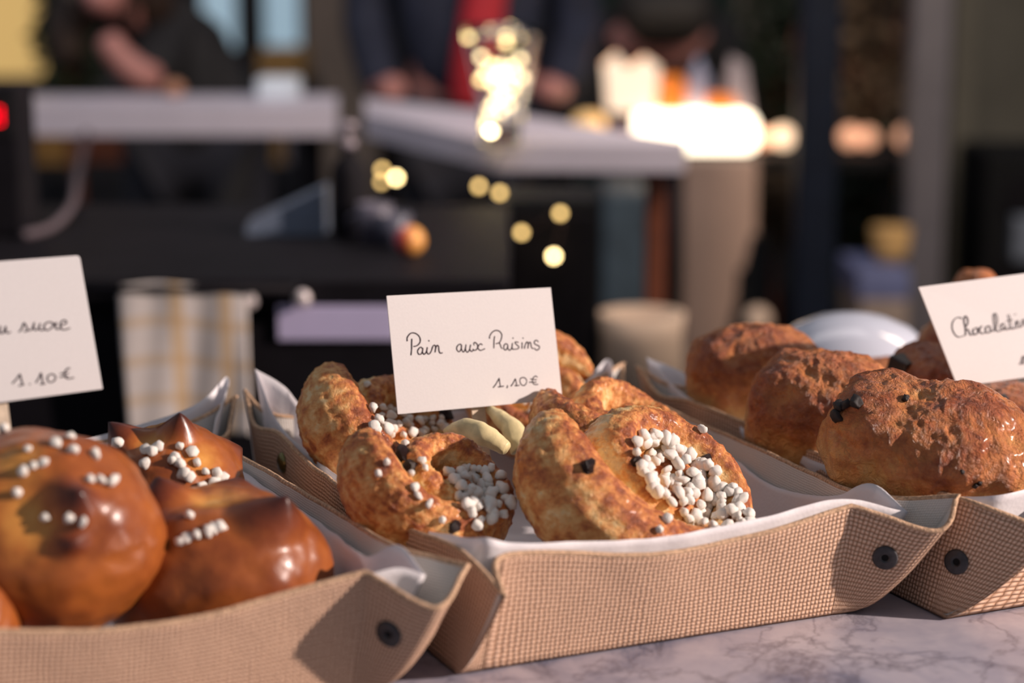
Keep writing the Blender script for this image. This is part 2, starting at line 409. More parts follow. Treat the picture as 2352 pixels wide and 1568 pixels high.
def tray_ctrl(off, ov):
    ox, oy = off
    D = dict(
        FLc1=[(.024, -.012, .068), (.016, 0), 1, 0], F1=[(.115, -.014, .058), (.115, 0), 1, 0], F2=[(.172, -.012, .0594), (.172, 0), 1, 0],
        FRc1=[(.248, -.013, .0705), (.244, -.001), 1, 1], FRdip=[(.2885, -.040, .057), (.258, -.002), .72, 0], FRtip=[(.3075, -.036, .076), (W, 0), .62, 1],
        FRm=[(.289, -.006, .069), (W, .006), .8, 0], FRc2=[(.270, .022, .069), (W, .016), 1, 0],
        R1=[(.279, .10, .065), (W, .10), 1, 0], R2=[(.281, .24, .065), (W, .24), 1, 0], BRc1=[(.276, .318, .069), (W, .322), 1, 0],
        BRdip=[(.289, .352, .060), (W, .336), .75, 0], BRtip=[(.300, .378, .077), (W, L), .62, 1], BRc2=[(.246, .352, .069), (.246, L), 1, 0],
        B1=[(.131, .357, .060), (.131, L), 1, 0], BLc1=[(.016, .352, .069), (.016, L), 1, 0],
        BLtip=[(.004, .392, .080), (0, L), .62, 1], BLdip=[(-.006, .345, .066), (0, L-.004), .75, 0], BLc2=[(-.002, .305, .069), (0, .318), 1, 0],
        L2=[(-.004, .22, .064), (0, .22), 1, 0], L1=[(-.004, .09, .064), (0, .09), 1, 0], FLc2=[(.003, .006, .070), (0, .014), 1, 0],
        FLtip=[(.012, -.040, .055), (0, 0), .75, 1])
    for k, v in ov.items(): D[k][0] = v
    out = []
    for k, (rm, bs, e, sh) in D.items():
        out.append(((rm[0]+ox, rm[1]+oy, rm[2]), (bs[0]+ox, bs[1]+oy), e, sh))
    return out
TRAYS = {}
def make_tray(name, off, ov, seed, label):
    M_root = TM @ Matrix.Translation((off[0], off[1], 0))
    root = empty(name, mat=M_root); tag(root, label, 'tray', 'burlap trays on the marble counter')
    V, UV = loft(tray_ctrl((0, 0), ov), 16, 0.0014, seed, 0.0012)
    nr = grid_normals(V)
    vs, fs, uv = loft_mesh(V, UV)
    sh = mesh_obj('burlap_shell', vs, fs, M['burlap'], root, True, uv)
    md = sh.modifiers.new('thick', 'SOLIDIFY'); md.thickness = 0.0016; md.offset = -1
    V2 = V - nr*0.0024; V2[:, :, 2] = np.maximum(V2[:, :, 2], 0.0032); V2[-1, :, 2] -= 0.0004
    vs2, fs2, uv2 = loft_mesh(V2, UV)
    ln = mesh_obj('lining', vs2, fs2, M['lining'], root, True, uv2)
    hem = MB().tube([tuple(p) for p in (V[-1]-nr[-1]*0.001+np.array((0, 0, .0003)))], 0.00165, 8, True).build('hem', M['hem'], root, True)
    wv = [M_root @ Vector(v) for v in vs]
    bvh = BVHTree.FromPolygons(wv, fs)
    TRAYS[name+str(seed)] = (root, M_root, bvh)
    return root, M_root, bvh
def put(o, root, world):
    o.parent = root; o.matrix_local = root.matrix_world.inverted() @ world if False else RM[root].inverted() @ world
RM = {}
def frame(n, ref=Vector((0, 0, 1))):
    n = Vector(n).normalized(); x = ref.cross(n)
    if x.length < 1e-3: x = Vector((1, 0, 0)).cross(n)
    x.normalize(); y = n.cross(x)
    return Matrix(((x.x, y.x, n.x, 0), (x.y, y.y, n.y, 0), (x.z, y.z, n.z, 0), (0, 0, 0, 1)))
def snap(root, bvh, px, py, brass=False):
    dr = ray(px, py).normalized(); loc, n, i, d = bvh.ray_cast(CAM, dr)
    if loc is None: print('snap miss', px, py); return
    if n.dot(dr) > 0: n = -n
    if brass: prof = [(.0072, 0), (.0072, .0008), (.0062, .0022), (.004, .0032), (.0, .0036)]
    else: prof = [(.0076, 0), (.0076, .0008), (.0066, .0014), (.0042, .0012), (.0034, .0016), (.0026, .0014), (.0020, .0002), (.0, .0002)]
    o = MB().lathe(prof, n=36).build('snap_button', M['brass' if brass else 'snap'], None, True)
    put(o, root, Matrix.Translation(loc) @ frame(n))
    if not brass: MB().lathe([(.0021, .0003), (.0021, .0005), (0, .0005)], n=20).build('snap_hole', M['blackmat'], o)
OFFC, OFFL, OFFR = (0, 0), (-.305, .0), (.3004, -.0357)
tc = make_tray('burlap_tray', OFFC, {}, 1, 'middle burlap tray holding the raisin pastries')
tl = make_tray('burlap_tray', OFFL, dict(FRdip=(.275, -.046, .056), FRtip=(.3015, -.026, .071), FRm=(.292, .0, .069), FRc2=(.282, .03, .068), R1=(.281, .10, .065), R2=(.272, .22, .065), BRc1=(.265, .318, .064),
            BRdip=(.279, .338, .063), BRtip=(.300, .384, .079)), 2, 'left burlap tray in the foreground holding the sugared brioches')
tr = make_tray('burlap_tray', OFFR, dict(FLc1=(.075, -.012, .070), FLtip=(.052, -.036, .056), FLc2=(.012, .004, .072), L1=(.004, .09, .066), L2=(.006, .24, .066), BLtip=(-.004, .385, .080)), 3, 'right burlap tray holding the chocolate pastries')
for t in (tc, tl, tr): RM[t[0]] = t[1]
snap(tc[0], tc[2], 2033, 1280); snap(tc[0], tc[2], 650, 1062, True)
snap(tl[0], tl[2], 893, 1455); snap(tr[0], tr[2], 2197, 1290)

# paper liners
def make_liner(off, ov, seed, label):
    MR = TM @ Matrix.Translation((off[0], off[1], 0))
    i = .006
    D = dict(
        FLc1=[(.030, -.006, .074), (.022, i), 1, 0], F1=[(.115, -.008, .067), (.115, i), 1, 0], F2=[(.172, -.007, .068), (.172, i), 1, 0],
        FRc1=[(.238, -.005, .074), (.236, i), 1, 0], FRd=[(.264, -.010, .070), (W-i-.004, i), .9, 0], FRt=[(.285, -.017, .064), (W-i, i+.002), .8, 1], FRu=[(.274, .006, .077), (W-i, i+.006), .9, 0], FRc2=[(.263, .026, .066), (W-i, .02), 1, 0],
        R1=[(.266, .10, .052), (W-i, .10), 1, 0], R1b=[(.270, .155, .056), (W-i, .155), 1, 0], R2=[(.270, .24, .054), (W-i, .24), 1, 0], BRc1=[(.266, .315, .066), (W-i, .31), 1, 0],
        BRt=[(.283, .368, .084), (W-i, L-i), .8, 0], BRc2=[(.240, .344, .070), (.24, L-i), 1, 0], B1=[(.131, .348, .062), (.131, L-i), 1, 0], BLc1=[(.036, .346, .074), (.03, L-i), 1, 0], BLx=[(.021, .358, .089), (.015, L-i), .9, 0],
        BLt=[(.006, .374, .100), (i, L-i), .8, 1], BLc2=[(.007, .325, .069), (i, .31), 1, 0], L2=[(.006, .2, .062), (i, .2), 1, 0], L1=[(.006, .09, .063), (i, .09), 1, 0],
        FLc2=[(.012, .016, .073), (i, .03), 1, 0], FLt=[(.016, -.004, .078), (i+.002, i+.002), .9, 0])
    for k, v in ov.items(): D[k][0] = v
    V, UV = loft([tuple(v) for v in D.values()], 14, 0.0020, seed+10, 0.0048)
    vs, fs, uv = loft_mesh(V, UV)
    o = mesh_obj('paper_liner', vs, fs, M['paper'], None, True, uv); o.matrix_world = MR
    md = o.modifiers.new('thick', 'SOLIDIFY'); md.thickness = 0.0003; md.offset = 0
    tag(o, label, 'paper', 'white paper liners in the trays')
make_liner(OFFC, {}, 1, 'white paper liner under the raisin pastries in the middle tray')
make_liner(OFFL, dict(FLc1=(.030, -.004, .060), F1=(.115, -.006, .050), F2=(.172, -.005, .050), FRc1=(.225, -.004, .060), R1=(.270, .10, .060), R1b=(.268, .155, .060), R2=(.264, .24, .060), BRc1=(.258, .31, .064), BRt=(.297, .396, .091), BRc2=(.256, .360, .079), FRt=(.280, -.018, .066)), 2, 'white paper liner under the sugared brioches in the left tray')
make_liner(OFFR, dict(FLc1=(.080, -.004, .078), FLt=(.030, -.010, .076), FLc2=(.016, .02, .070), BLt=(.012, .398, .084), BLx=(.024, .37, .078)), 3, 'white paper liner under the chocolate pastries in the right tray')

# ------------------------------------------------------------------ pastries
def fnoise(p, s, seed, oct=3):
    q = Vector((p[0]*s+seed*7.3, p[1]*s-seed*2.1, p[2]*s+seed)); v = 0; a = 1
    for _ in range(oct):
        v += a*noise.noise(q); q = q*2.07; a *= .5
    return v
def snail(R, H, turns, seed, squash=1.0, fat=1.4, dish=0.0, fat_at=0.6, nth=600, nph=60):
    """a coil of laminated dough: axis z, loose end outside, fattest at angle fat_at on the outer turn"""
    T = 2*PI*turns; pitch = R/(turns+0.55); V = np.zeros((nth, nph, 3)); bake = np.zeros((nth, nph))
    for i in range(nth):
        u = i/(nth-1); th = T*u
        first = max(0, min(1, 1.25-th/(2*PI)*1.1))
        ft = 1+(fat-1)*(0.5+0.5*math.cos(th-fat_at))**1.5*first
        a0 = pitch*0.5*0.98; a = a0*ft
        rc = R-pitch*(0.5+th/(2*PI))+(a-a0)*0.8
        b = H/2*(1.04-0.20*min(1, th/(2*PI)*0.8)-0.06*u)*(0.9+0.1*ft)
        e0 = min(1, u/0.09); e1 = min(1, (1-u)/0.03)
        tap = max(0.03, math.sin(e0*PI/2)**0.55*math.sin(e1*PI/2)**0.5)
        wob = 0.045*R*noise.noise(Vector((th*0.9, seed*3.7, 0)))
        zof = -dish*(u**1.2)+0.005*noise.noise(Vector((th*0.8, seed*1.7, 4)))
        for k in range(nph):
            ph = 2*PI*k/nph; c, s_ = math.cos(ph), math.sin(ph); p = 2/1.9
            x = a*math.copysign(abs(c)**p, c)*tap; z = b*math.copysign(abs(s_)**p, s_)*tap
            rr = rc+wob+x
            V[i, k] = (rr*math.cos(th), rr*math.sin(th)*squash, z+zof)
            outer = th < 2*PI*0.95 and c > 0.1
            top = max(0, s_)
            bk = 0.265+0.10*top+0.20*max(0, top-.72)*3.5
            if s_ > -0.2 and abs(c) > 0.5 and not outer: bk += -0.26*min(1, (abs(c)-.5)*2.6)+0.5*max(0, abs(c)-.86)*4
            if outer and s_ < 0.7: bk += 0.08*math.sin(z*1700+2.5*noise.noise(Vector((th*3, z*90, seed))))+.06
            if s_ < -0.6: bk += 0.2
            bake[i, k] = bk
    nr = grid_normals(V.transpose(1, 0, 2)).transpose(1, 0, 2)
    ctr = V.mean(axis=1, keepdims=True)
    if ((V-ctr)*nr).sum() < 0: nr = -nr
    for i in range(nth):
        for k in range(nph):
            p = V[i, k]; st = noise.noise(Vector((i*0.035, k*0.55, seed*2.)))
            d = 0.0010*fnoise(p, 38, seed, 2)+0.0013*fnoise(p, 200, seed+3, 3)+0.0010*st
            V[i, k] += nr[i, k]*d
            bake[i, k] += 0.20*fnoise(p, 45, seed+9, 2)+0.24*fnoise((p[0], p[1], p[2]*.45), 170, seed+4, 3)+0.16*st
    vs = V.reshape(-1, 3)
    fs = [(i*nph+k, (i+1)*nph+k, (i+1)*nph+(k+1) % nph, i*nph+(k+1) % nph) for i in range(nth-1) for k in range(nph)]
    fs += [tuple(range(nph)), tuple((nth-1)*nph+k for k in range(nph-1, -1, -1))]
    return vs, fs, bake.ravel()
def orient(n, ref, loc):
    """matrix whose z is n and whose x lies along ref as far as it can"""
    n = n.normalized(); x = (ref-n*ref.dot(n)).normalized(); y = n.cross(x)
    return Matrix(((x.x, y.x, n.x, loc.x), (x.y, y.y, n.y, loc.y), (x.z, y.z, n.z, loc.z), (0, 0, 0, 1)))
def pastry(name, geo, m, MW, label, cat, group):
    root = empty(name, mat=MW); RM[root] = MW
    tag(root, label, cat, group)
    vs, fs, bk = geo
    body = mesh_obj('dough', vs, fs, m, root, True, None, bk)
    bvh = BVHTree.FromPolygons([MW @ Vector(v) for v in vs], fs)
    return root, bvh, body
rnd = random.Random(5)
def nugget_mesh(seed, k=0.28):
    bm = bmesh.new(); bmesh.ops.create_icosphere(bm, subdivisions=2, radius=1)
    r_ = random.Random(seed); sc = (r_.uniform(.75, 1.1), r_.uniform(.75, 1.15), r_.uniform(.6, .95))
    cuts = [Vector((r_.gauss(0, 1), r_.gauss(0, 1), r_.gauss(0, 1))).normalized() for _ in range(9)]
    for v in bm.verts:
        p = v.co.copy()
        for c in cuts:
            d = p.dot(c); lim = 0.66
            if d > lim: p -= c*(d-lim)*0.8
        p += p*noise.noise(p*1.7+Vector((seed*3., 0, 0)))*k
        v.co = Vector((p.x*sc[0], p.y*sc[1], p.z*sc[2]))
    me = bpy.data.meshes.new('nugget'); bm.to_mesh(me); bm.free()
    me.polygons.foreach_set('use_smooth', [True]*len(me.polygons)); return me
PEARL = [nugget_mesh(i) for i in range(7)]
for me in PEARL: me.materials.append(M['sugar'])
RAIS = [nugget_mesh(20+i, 0.5) for i in range(4)]
for me in RAIS: me.materials.append(M['raisin'])
COCO = [nugget_mesh(40+i, 0.4) for i in range(3)]
for me in COCO: me.materials.append(M['cocoa'])
def stick(root, bvh, px, py, meshes, size, name, sink=0.25, stretch=(1, 1, 1)):
    dr = ray(px, py).normalized(); loc, n, i, d = bvh.ray_cast(CAM, dr)
    if loc is None: return None
    if n.dot(dr) > 0: n = -n
    o = bpy.data.objects.new(name, rnd.choice(meshes)); COL.objects.link(o)
    q = Matrix.Rotation(rnd.uniform(0, 6.28), 4, 'Z') @ Matrix.Rotation(rnd.uniform(-.5, .5), 4, 'X')
    put(o, root, Matrix.Translation(loc+n*size*(1-sink)*0.7) @ frame(n) @ q @ Matrix.Diagonal((size*stretch[0], size*stretch[1], size*stretch[2], 1)))
    return o
def inside(p, poly):
    x, y = p; c = False
    for i in range(len(poly)):
        x1, y1 = poly[i]; x2, y2 = poly[i-1]
        if (y1 > y) != (y2 > y) and x < (x2-x1)*(y-y1)/(y2-y1)+x1: c = not c
    return c
def fill(root, bvh, poly, step, size, jit=0.35, skip=0.0):
    xs = [p[0] for p in poly]; ys = [p[1] for p in poly]; y = min(ys); row = 0; n = 0
    while y < max(ys):
        x = min(xs)+(step/2 if row % 2 else 0)
        while x < max(xs):
            p = (x+rnd.uniform(-jit, jit)*step, y+rnd.uniform(-jit, jit)*step)
            if inside(p, poly) and rnd.random() > skip:
                if stick(root, bvh, p[0], p[1], PEARL, rnd.uniform(*size), 'sugar_pearl', 0.1): n += 1
            x += step
        y += step*0.82; row += 1
    return n
GR = 'raisin pastries in the middle tray'
# big front pastry
P1 = pastry('raisin_pastry', snail(0.081, 0.058, 2.0, 1, 0.94, 1.85, 0.008, .75), M['puff'], orient(cdir(.50, .60, .62), cdir(-.8, .5, 0), at(1508, 1118, 1.235)),
            'largest raisin pastry at the front of the middle tray, sugar heaped in its coil', 'pastry', GR)
P2 = pastry('raisin_pastry', snail(0.058, 0.048, 1.95, 2, 0.92, 1.6, 0.006, .6), M['puff'], orient(cdir(.40, .72, .56), cdir(-.7, .7, 0), at(1015, 1120, 1.215)),
            'raisin pastry at the front left of the middle tray, below the card', 'pastry', GR)
P3 = pastry('raisin_pastry', snail(0.062, 0.052, 1.95, 3, 0.95, 1.7, 0.006, .6), M['puff'], orient(cdir(.62, .60, .50), cdir(-.7, .7, 0), at(900, 990, 1.375)),
            'raisin pastry at the back left of the middle tray, partly behind the card', 'pastry', GR)
P4 = pastry('raisin_pastry', snail(0.060, 0.046, 1.95, 4, 0.95, 1.4, 0.003, 0), M['puff'], orient(cdir(.30, .85, .42), cdir(-.6, .6, 0), at(1420, 985, 1.365)),
            'raisin pastry behind the largest one, beside the right edge of the card', 'pastry', GR)
P5 = pastry('raisin_pastry', snail(0.062, 0.046, 1.95, 5, 0.95, 1.4, 0.003, 0), M['puff'], orient(cdir(.15, .70, .70), cdir(.7, .7, 0), at(1230, 925, 1.48)),
            'raisin pastry at the back of the middle tray, mostly hidden behind the card', 'pastry', GR)
fill(P1[0], P1[1], [(1455, 1000), (1530, 985), (1575, 1035), (1640, 1065), (1690, 1125), (1725, 1215), (1640, 1228), (1570, 1185), (1500, 1130), (1462, 1062)], 21, (.0034, .0056))
for p in [(1700, 1200), (1715, 1190), (1530, 1195), (1510, 1215), (1610, 990)]: stick(P1[0], P1[1], *p, PEARL, .0034, 'sugar_pearl')
for p, s in [((1353, 1072), .0058), ((1462, 1060), .0044), ((1618, 1058), .0052), ((1640, 1085), .0042), ((1497, 1003), .0022)]: stick(P1[0], P1[1], *p, RAIS, s, 'raisin', .85)
fill(P2[0], P2[1], [(1030, 1075), (1110, 1070), (1165, 1110), (1170, 1185), (1090, 1205), (1040, 1150)], 19, (.0031, .0052))
for p in [(890, 1062), (870, 1085), (934, 1022), (940, 1090), (938, 1075), (970, 1060), (975, 1078), (950, 1120), (960, 1140), (985, 1160), (1015, 1190), (1130, 1075), (1145, 1060)]: stick(P2[0], P2[1], *p, PEARL, .0032, 'sugar_pearl')
stick(P2[0], P2[1], 925, 1048, RAIS, .006, 'raisin', .7); stick(P2[0], P2[1], 945, 1070, RAIS, .005, 'raisin', .7); stick(P2[0], P2[1], 1045, 1205, RAIS, .0045, 'raisin', .7)
fill(P3[0], P3[1], [(845, 940), (890, 930), (950, 955), (1020, 950), (1030, 990), (960, 1000), (890, 1000), (850, 1005)], 19, (.0031, .0052))
stick(P3[0], P3[1], 1025, 955, RAIS, .005, 'raisin', .3); stick(P3[0], P3[1], 845, 885, PEARL, .003, 'sugar_pearl'); stick(P3[0], P3[1], 855, 1010, PEARL, .0036, 'sugar_pearl')
stick(P4[0], P4[1], 1387, 968, RAIS, .005, 'raisin', .7)
for p in [(1575, 985), (1585, 995), (1560, 990)]: stick(P4[0], P4[1], *p, PEARL, .003, 'sugar_pearl')
fill(P5[0], P5[1], [(1200, 925), (1262, 915), (1262, 950), (1215, 955)], 18, (.0024, .004))
def dough_tail(root, pts, rad):
    c = RM[root].translation; q = catmull(pts, 10); n = len(q); mb = MB()
    rr = [float(np.interp(i/(n-1), np.linspace(0, 1, len(rad)), rad)) for i in range(n)]
    mb.tube([p-c for p in q], rr, 20)
    vs = [Vector(v)+noise.noise_vector(Vector(v)*90)*.0016+noise.noise_vector(Vector(v)*300)*.0005 for v in mb.v]
    o = mesh_obj('dough_tail', vs, mb.f, M['tail'], None, True); put(o, root, Matrix.Translation(c)); o['label'] = 'pale unbrowned dough tail'
dough_tail(P3[0], [at(1022, 992, 1.325), at(1068, 984, 1.315), at(1120, 1003, 1.305), at(1165, 1030, 1.30)], [.002, .0068, .0075, .004])
dough_tail(P5[0], [at(1122, 940, 1.355), at(1150, 962, 1.345), at(1180, 990, 1.335), at(1200, 1030, 1.33)], [.0022, .0060, .0075, .0085])

# chocolate pastries
def pillow(a, b, c, seed, p=2.7, ridge=0.5, nu=150, nv=96):
    V = np.zeros((nv, nu, 3)); bk = np.zeros((nv, nu))
    for j in range(nv):
        la = PI*(j/(nv-1)-.5)
        for i in range(nu):
            lo = 2*PI*i/nu
            d = np.array((math.cos(la)*math.cos(lo), math.cos(la)*math.sin(lo), math.sin(la)))
            q = (abs(d[0]/a)**p+abs(d[1]/b)**p+abs(d[2]/c)**p)**(-1/p); P = d*q
            if P[2] < -c*.7: P[2] = -c*.7+(P[2]+c*.7)*.15
            # rolled seam along the length
            P[2] += 0.10*c*math.cos(P[1]/b*2.2)*max(0, d[2])
            n1 = fnoise(P, 26, seed, 3); n2 = fnoise(P, 85, seed+5, 3); n3 = fnoise(P, 210, seed+2, 2)
            top = max(0, min(1, P[2]/c+.35))
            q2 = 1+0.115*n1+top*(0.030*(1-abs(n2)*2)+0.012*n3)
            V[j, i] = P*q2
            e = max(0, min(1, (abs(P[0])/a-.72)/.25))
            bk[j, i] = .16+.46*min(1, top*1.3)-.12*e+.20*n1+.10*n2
    vs = V.reshape(-1, 3)
    fs = [(j*nu+i, j*nu+(i+1) % nu, (j+1)*nu+(i+1) % nu, (j+1)*nu+i) for j in range(nv-1) for i in range(nu)]
    return vs, fs, bk.ravel()
GC = 'chocolate pastries in the right tray'
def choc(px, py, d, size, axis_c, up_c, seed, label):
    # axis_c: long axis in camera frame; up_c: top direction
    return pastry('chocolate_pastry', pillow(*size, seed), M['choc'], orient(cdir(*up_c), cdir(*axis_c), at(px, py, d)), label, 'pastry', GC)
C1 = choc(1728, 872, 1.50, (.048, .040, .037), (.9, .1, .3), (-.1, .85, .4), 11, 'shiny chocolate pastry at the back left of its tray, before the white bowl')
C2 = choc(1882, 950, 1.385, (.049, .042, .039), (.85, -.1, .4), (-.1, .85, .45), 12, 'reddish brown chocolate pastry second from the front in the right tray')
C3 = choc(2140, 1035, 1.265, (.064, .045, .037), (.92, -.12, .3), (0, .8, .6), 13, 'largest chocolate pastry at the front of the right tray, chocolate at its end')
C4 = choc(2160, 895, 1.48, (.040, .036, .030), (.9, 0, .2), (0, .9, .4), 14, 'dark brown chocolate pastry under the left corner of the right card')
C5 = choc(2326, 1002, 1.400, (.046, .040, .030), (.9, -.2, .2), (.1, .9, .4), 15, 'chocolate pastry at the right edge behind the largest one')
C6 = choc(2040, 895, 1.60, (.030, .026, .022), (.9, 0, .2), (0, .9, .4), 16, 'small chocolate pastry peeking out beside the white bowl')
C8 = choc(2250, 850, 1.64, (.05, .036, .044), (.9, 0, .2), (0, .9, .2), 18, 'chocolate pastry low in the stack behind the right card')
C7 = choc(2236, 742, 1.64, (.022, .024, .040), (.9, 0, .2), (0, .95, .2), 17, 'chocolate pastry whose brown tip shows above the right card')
for p, s in [((1930, 935), .0055), ((1946, 930), .0045), ((1968, 926), .0050), ((1925, 955), .0055), ((2240, 1113), .0026), ((2250, 1108), .002), ((2210, 1083), .0018), ((2080, 917), .0035)]:
    stick(C3[0], C3[1], *p, COCO, s, 'chocolate_bit', .5)
stick(C5[0], C5[1], 2298, 925, COCO, .006, 'chocolate_bit', .4)
o = MB().box(-.016, -.008, -.007, .016, .008, .007, .0015).build('chocolate_stick', M['cocoa'], None); put(o, C4[0], Matrix.Translation(at(2088, 838, 1.47)) @ frame(cdir(.2, .9, .4)))

# sugared brioches
def brioche(R, peaks, cuts, seed, sc=(1, 1, 1), nu=180, nv=110):
    """dome with scissor-snipped points; peaks: (direction, height, width)"""
    V = np.zeros((nv, nu, 3)); bk = np.zeros((nv, nu))
    pk = [(Vector(d).normalized(), h, w_) for d, h, w_ in peaks]; ct = [(Vector(d).normalized(), h, w_) for d, h, w_ in cuts]
    for j in range(nv):
        la = PI*(j/(nv-1)-.5)
        for i in range(nu):
            lo = 2*PI*i/nu; d = Vector((math.cos(la)*math.cos(lo), math.cos(la)*math.sin(lo), math.sin(la)))
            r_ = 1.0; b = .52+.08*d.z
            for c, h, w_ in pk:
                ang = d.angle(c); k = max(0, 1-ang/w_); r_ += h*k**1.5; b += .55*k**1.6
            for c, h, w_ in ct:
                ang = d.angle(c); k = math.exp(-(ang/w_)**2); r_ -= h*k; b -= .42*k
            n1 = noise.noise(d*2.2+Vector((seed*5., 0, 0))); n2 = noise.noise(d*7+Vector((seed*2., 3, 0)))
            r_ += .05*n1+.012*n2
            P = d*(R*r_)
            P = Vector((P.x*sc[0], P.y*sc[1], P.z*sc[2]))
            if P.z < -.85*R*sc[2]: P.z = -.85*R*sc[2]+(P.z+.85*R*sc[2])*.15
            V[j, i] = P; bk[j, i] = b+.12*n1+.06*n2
    vs = V.reshape(-1, 3)
    fs = [(j*nu+i, j*nu+(i+1) % nu, (j+1)*nu+(i+1) % nu, (j+1)*nu+i) for j in range(nv-1) for i in range(nu)]
    return vs, fs, bk.ravel()
GB = 'sugared brioches in the left tray'
UPM = lambda loc: orient(cdir(0, .93, .36), cdir(1, 0, 0), loc)   # x right, z up, -y to the camera
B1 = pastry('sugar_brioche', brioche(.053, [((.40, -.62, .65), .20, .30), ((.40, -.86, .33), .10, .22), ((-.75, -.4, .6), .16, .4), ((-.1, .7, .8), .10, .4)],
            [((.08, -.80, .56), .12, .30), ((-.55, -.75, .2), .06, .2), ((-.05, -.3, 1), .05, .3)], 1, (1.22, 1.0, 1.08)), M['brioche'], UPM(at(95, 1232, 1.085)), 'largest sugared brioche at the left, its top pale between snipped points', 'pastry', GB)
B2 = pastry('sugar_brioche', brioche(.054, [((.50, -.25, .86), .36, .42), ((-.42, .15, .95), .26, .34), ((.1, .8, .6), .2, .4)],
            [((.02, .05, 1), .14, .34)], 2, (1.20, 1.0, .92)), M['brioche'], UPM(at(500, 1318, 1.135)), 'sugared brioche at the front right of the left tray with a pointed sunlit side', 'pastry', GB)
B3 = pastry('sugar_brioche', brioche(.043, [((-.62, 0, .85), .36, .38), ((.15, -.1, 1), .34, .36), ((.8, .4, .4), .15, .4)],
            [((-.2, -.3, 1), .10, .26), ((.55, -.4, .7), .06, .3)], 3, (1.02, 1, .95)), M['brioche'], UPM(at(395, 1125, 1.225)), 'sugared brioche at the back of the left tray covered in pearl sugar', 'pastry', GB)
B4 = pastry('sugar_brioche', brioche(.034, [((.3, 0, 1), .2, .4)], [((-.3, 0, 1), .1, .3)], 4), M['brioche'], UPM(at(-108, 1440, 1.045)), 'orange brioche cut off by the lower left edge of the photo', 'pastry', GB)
for p in [(10, 990), (65, 1035), (100, 1065), (78, 1072), (160, 1007), (165, 1037), (215, 1047), (55, 1085), (40, 1132), (230, 1106), (256, 1108), (203, 1106), (105, 1187), (160, 1187), (190, 1195), (128, 1020)]:
    stick(B1[0], B1[1], *p, PEARL, rnd.uniform(.0030, .0042), 'sugar_pearl')
for p in [(435, 1187), (428, 1238), (452, 1232), (478, 1224), (505, 1214), (416, 1245), (490, 1218)]: stick(B2[0], B2[1], *p, PEARL, rnd.uniform(.0036, .0044), 'sugar_pearl')
for p in [(275, 1017), (338, 1037), (365, 1032), (350, 1042), (412, 1025), (395, 1060), (410, 1066), (402, 1052), (335, 1066), (440, 1040), (450, 1065), (470, 1085), (495, 1090), (490, 1110), (480, 1127), (505, 1120), (520, 1137), (500, 1147), (522, 1152), (420, 1090), (432, 1095), (465, 1120), (508, 1100)]:
    stick(B3[0], B3[1], *p, PEARL, rnd.uniform(.0034, .0046), 'sugar_pearl')

# ------------------------------------------------------------------ price cards
def zoomed(x0, y0, k, strokes): return [[(x0+x*k, y0+y*k) for x, y in s] for s in strokes]
Z1 = 180/2352; Z4 = 240/1711; Z5 = 190/1655
NAME1 = zoomed(920, 740, Z1, [
 [(205,565),(200,470),(240,390),(310,325),(390,315),(470,340),(545,400),(590,490),(590,580),(550,650),(480,705),(395,722)],
 [(340,490),(335,640),(335,780),(318,985)],
 [(655,790),(620,745),(570,765),(520,840),(520,910),(560,960),(620,945),(660,870),(675,770),(660,880),(690,945),(715,955),(760,915),(790,840),(805,745),(790,870),(830,950),(890,920),(935,830),(970,720),(1015,680),(1050,720),(1050,800),(1035,900)],
 [(1040,850),(1070,740),(1105,690),(1145,730),(1150,820),(1165,890),(1205,925),(1260,910)], [(840,540),(868,565)],
 [(1840,690),(1790,655),(1730,680),(1685,760),(1700,840),(1750,880),(1800,840),(1830,740),(1825,670),(1830,790),(1860,870),(1900,880),(1940,800),(1965,665),(1950,800),(1975,875),(2010,895),(2060,840),(2085,760),(2105,670),(2080,790),(2110,865),(2160,860),(2180,820)],
 [(2215,690),(2195,650),(2215,605),(2265,620),(2310,680),(2310,760),(2270,820),(2215,840),(2170,800)]]) + zoomed(1090, 740, Z1, [
 [(235,680),(190,645),(140,670),(105,740),(115,800),(170,840),(230,825),(310,790)],
 [(455,490),(450,430),(500,330),(580,260),(660,240),(750,270),(810,350),(815,430),(785,540),(735,610),(640,640)], [(735,610),(775,680),(790,740),(830,790)],
 [(605,415),(585,520),(580,640),(578,780)],
 [(1000,680),(940,640),(890,680),(875,760),(890,810),(930,830),(975,780),(1000,690),(1000,780),(1040,835),(1090,810),(1120,740),(1135,625),(1125,740),(1145,805),(1190,805),(1270,800),(1330,755),(1310,710),(1245,655),(1215,610),(1240,585),(1315,600)],
 [(1140,460),(1165,485)], [(1425,600),(1425,690),(1420,790)], [(1440,460),(1465,485)],
 [(1500,790),(1505,720),(1540,630),(1575,585),(1610,640),(1600,785)], [(1600,740),(1625,640),(1660,590),(1690,640),(1695,710),(1720,770),(1765,785)],
 [(1915,590),(1880,550),(1830,540),(1790,590),(1810,650),(1880,685),(1940,720),(1945,770),(1900,820),(1845,830),(1790,770)]])
PRICE1 = zoomed(1110, 840, Z1, [
 [(295,650),(380,540),(475,365)], [(475,365),(490,480),(510,620)], [(440,630),(530,620),(615,605)], [(715,580),(725,610),(705,665)],
 [(825,610),(890,520),(960,380)], [(960,380),(985,480),(1000,590)], [(940,585),(1000,595),(1080,580)],
 [(1190,345),(1120,370),(1095,450),(1130,550),(1200,590),(1270,550),(1300,450),(1260,370),(1190,345)],
 [(1625,340),(1570,305),(1500,350),(1470,440),(1490,520),(1550,560),(1645,550)], [(1410,390),(1500,410),(1600,410)], [(1370,490),(1480,485),(1590,490)]])
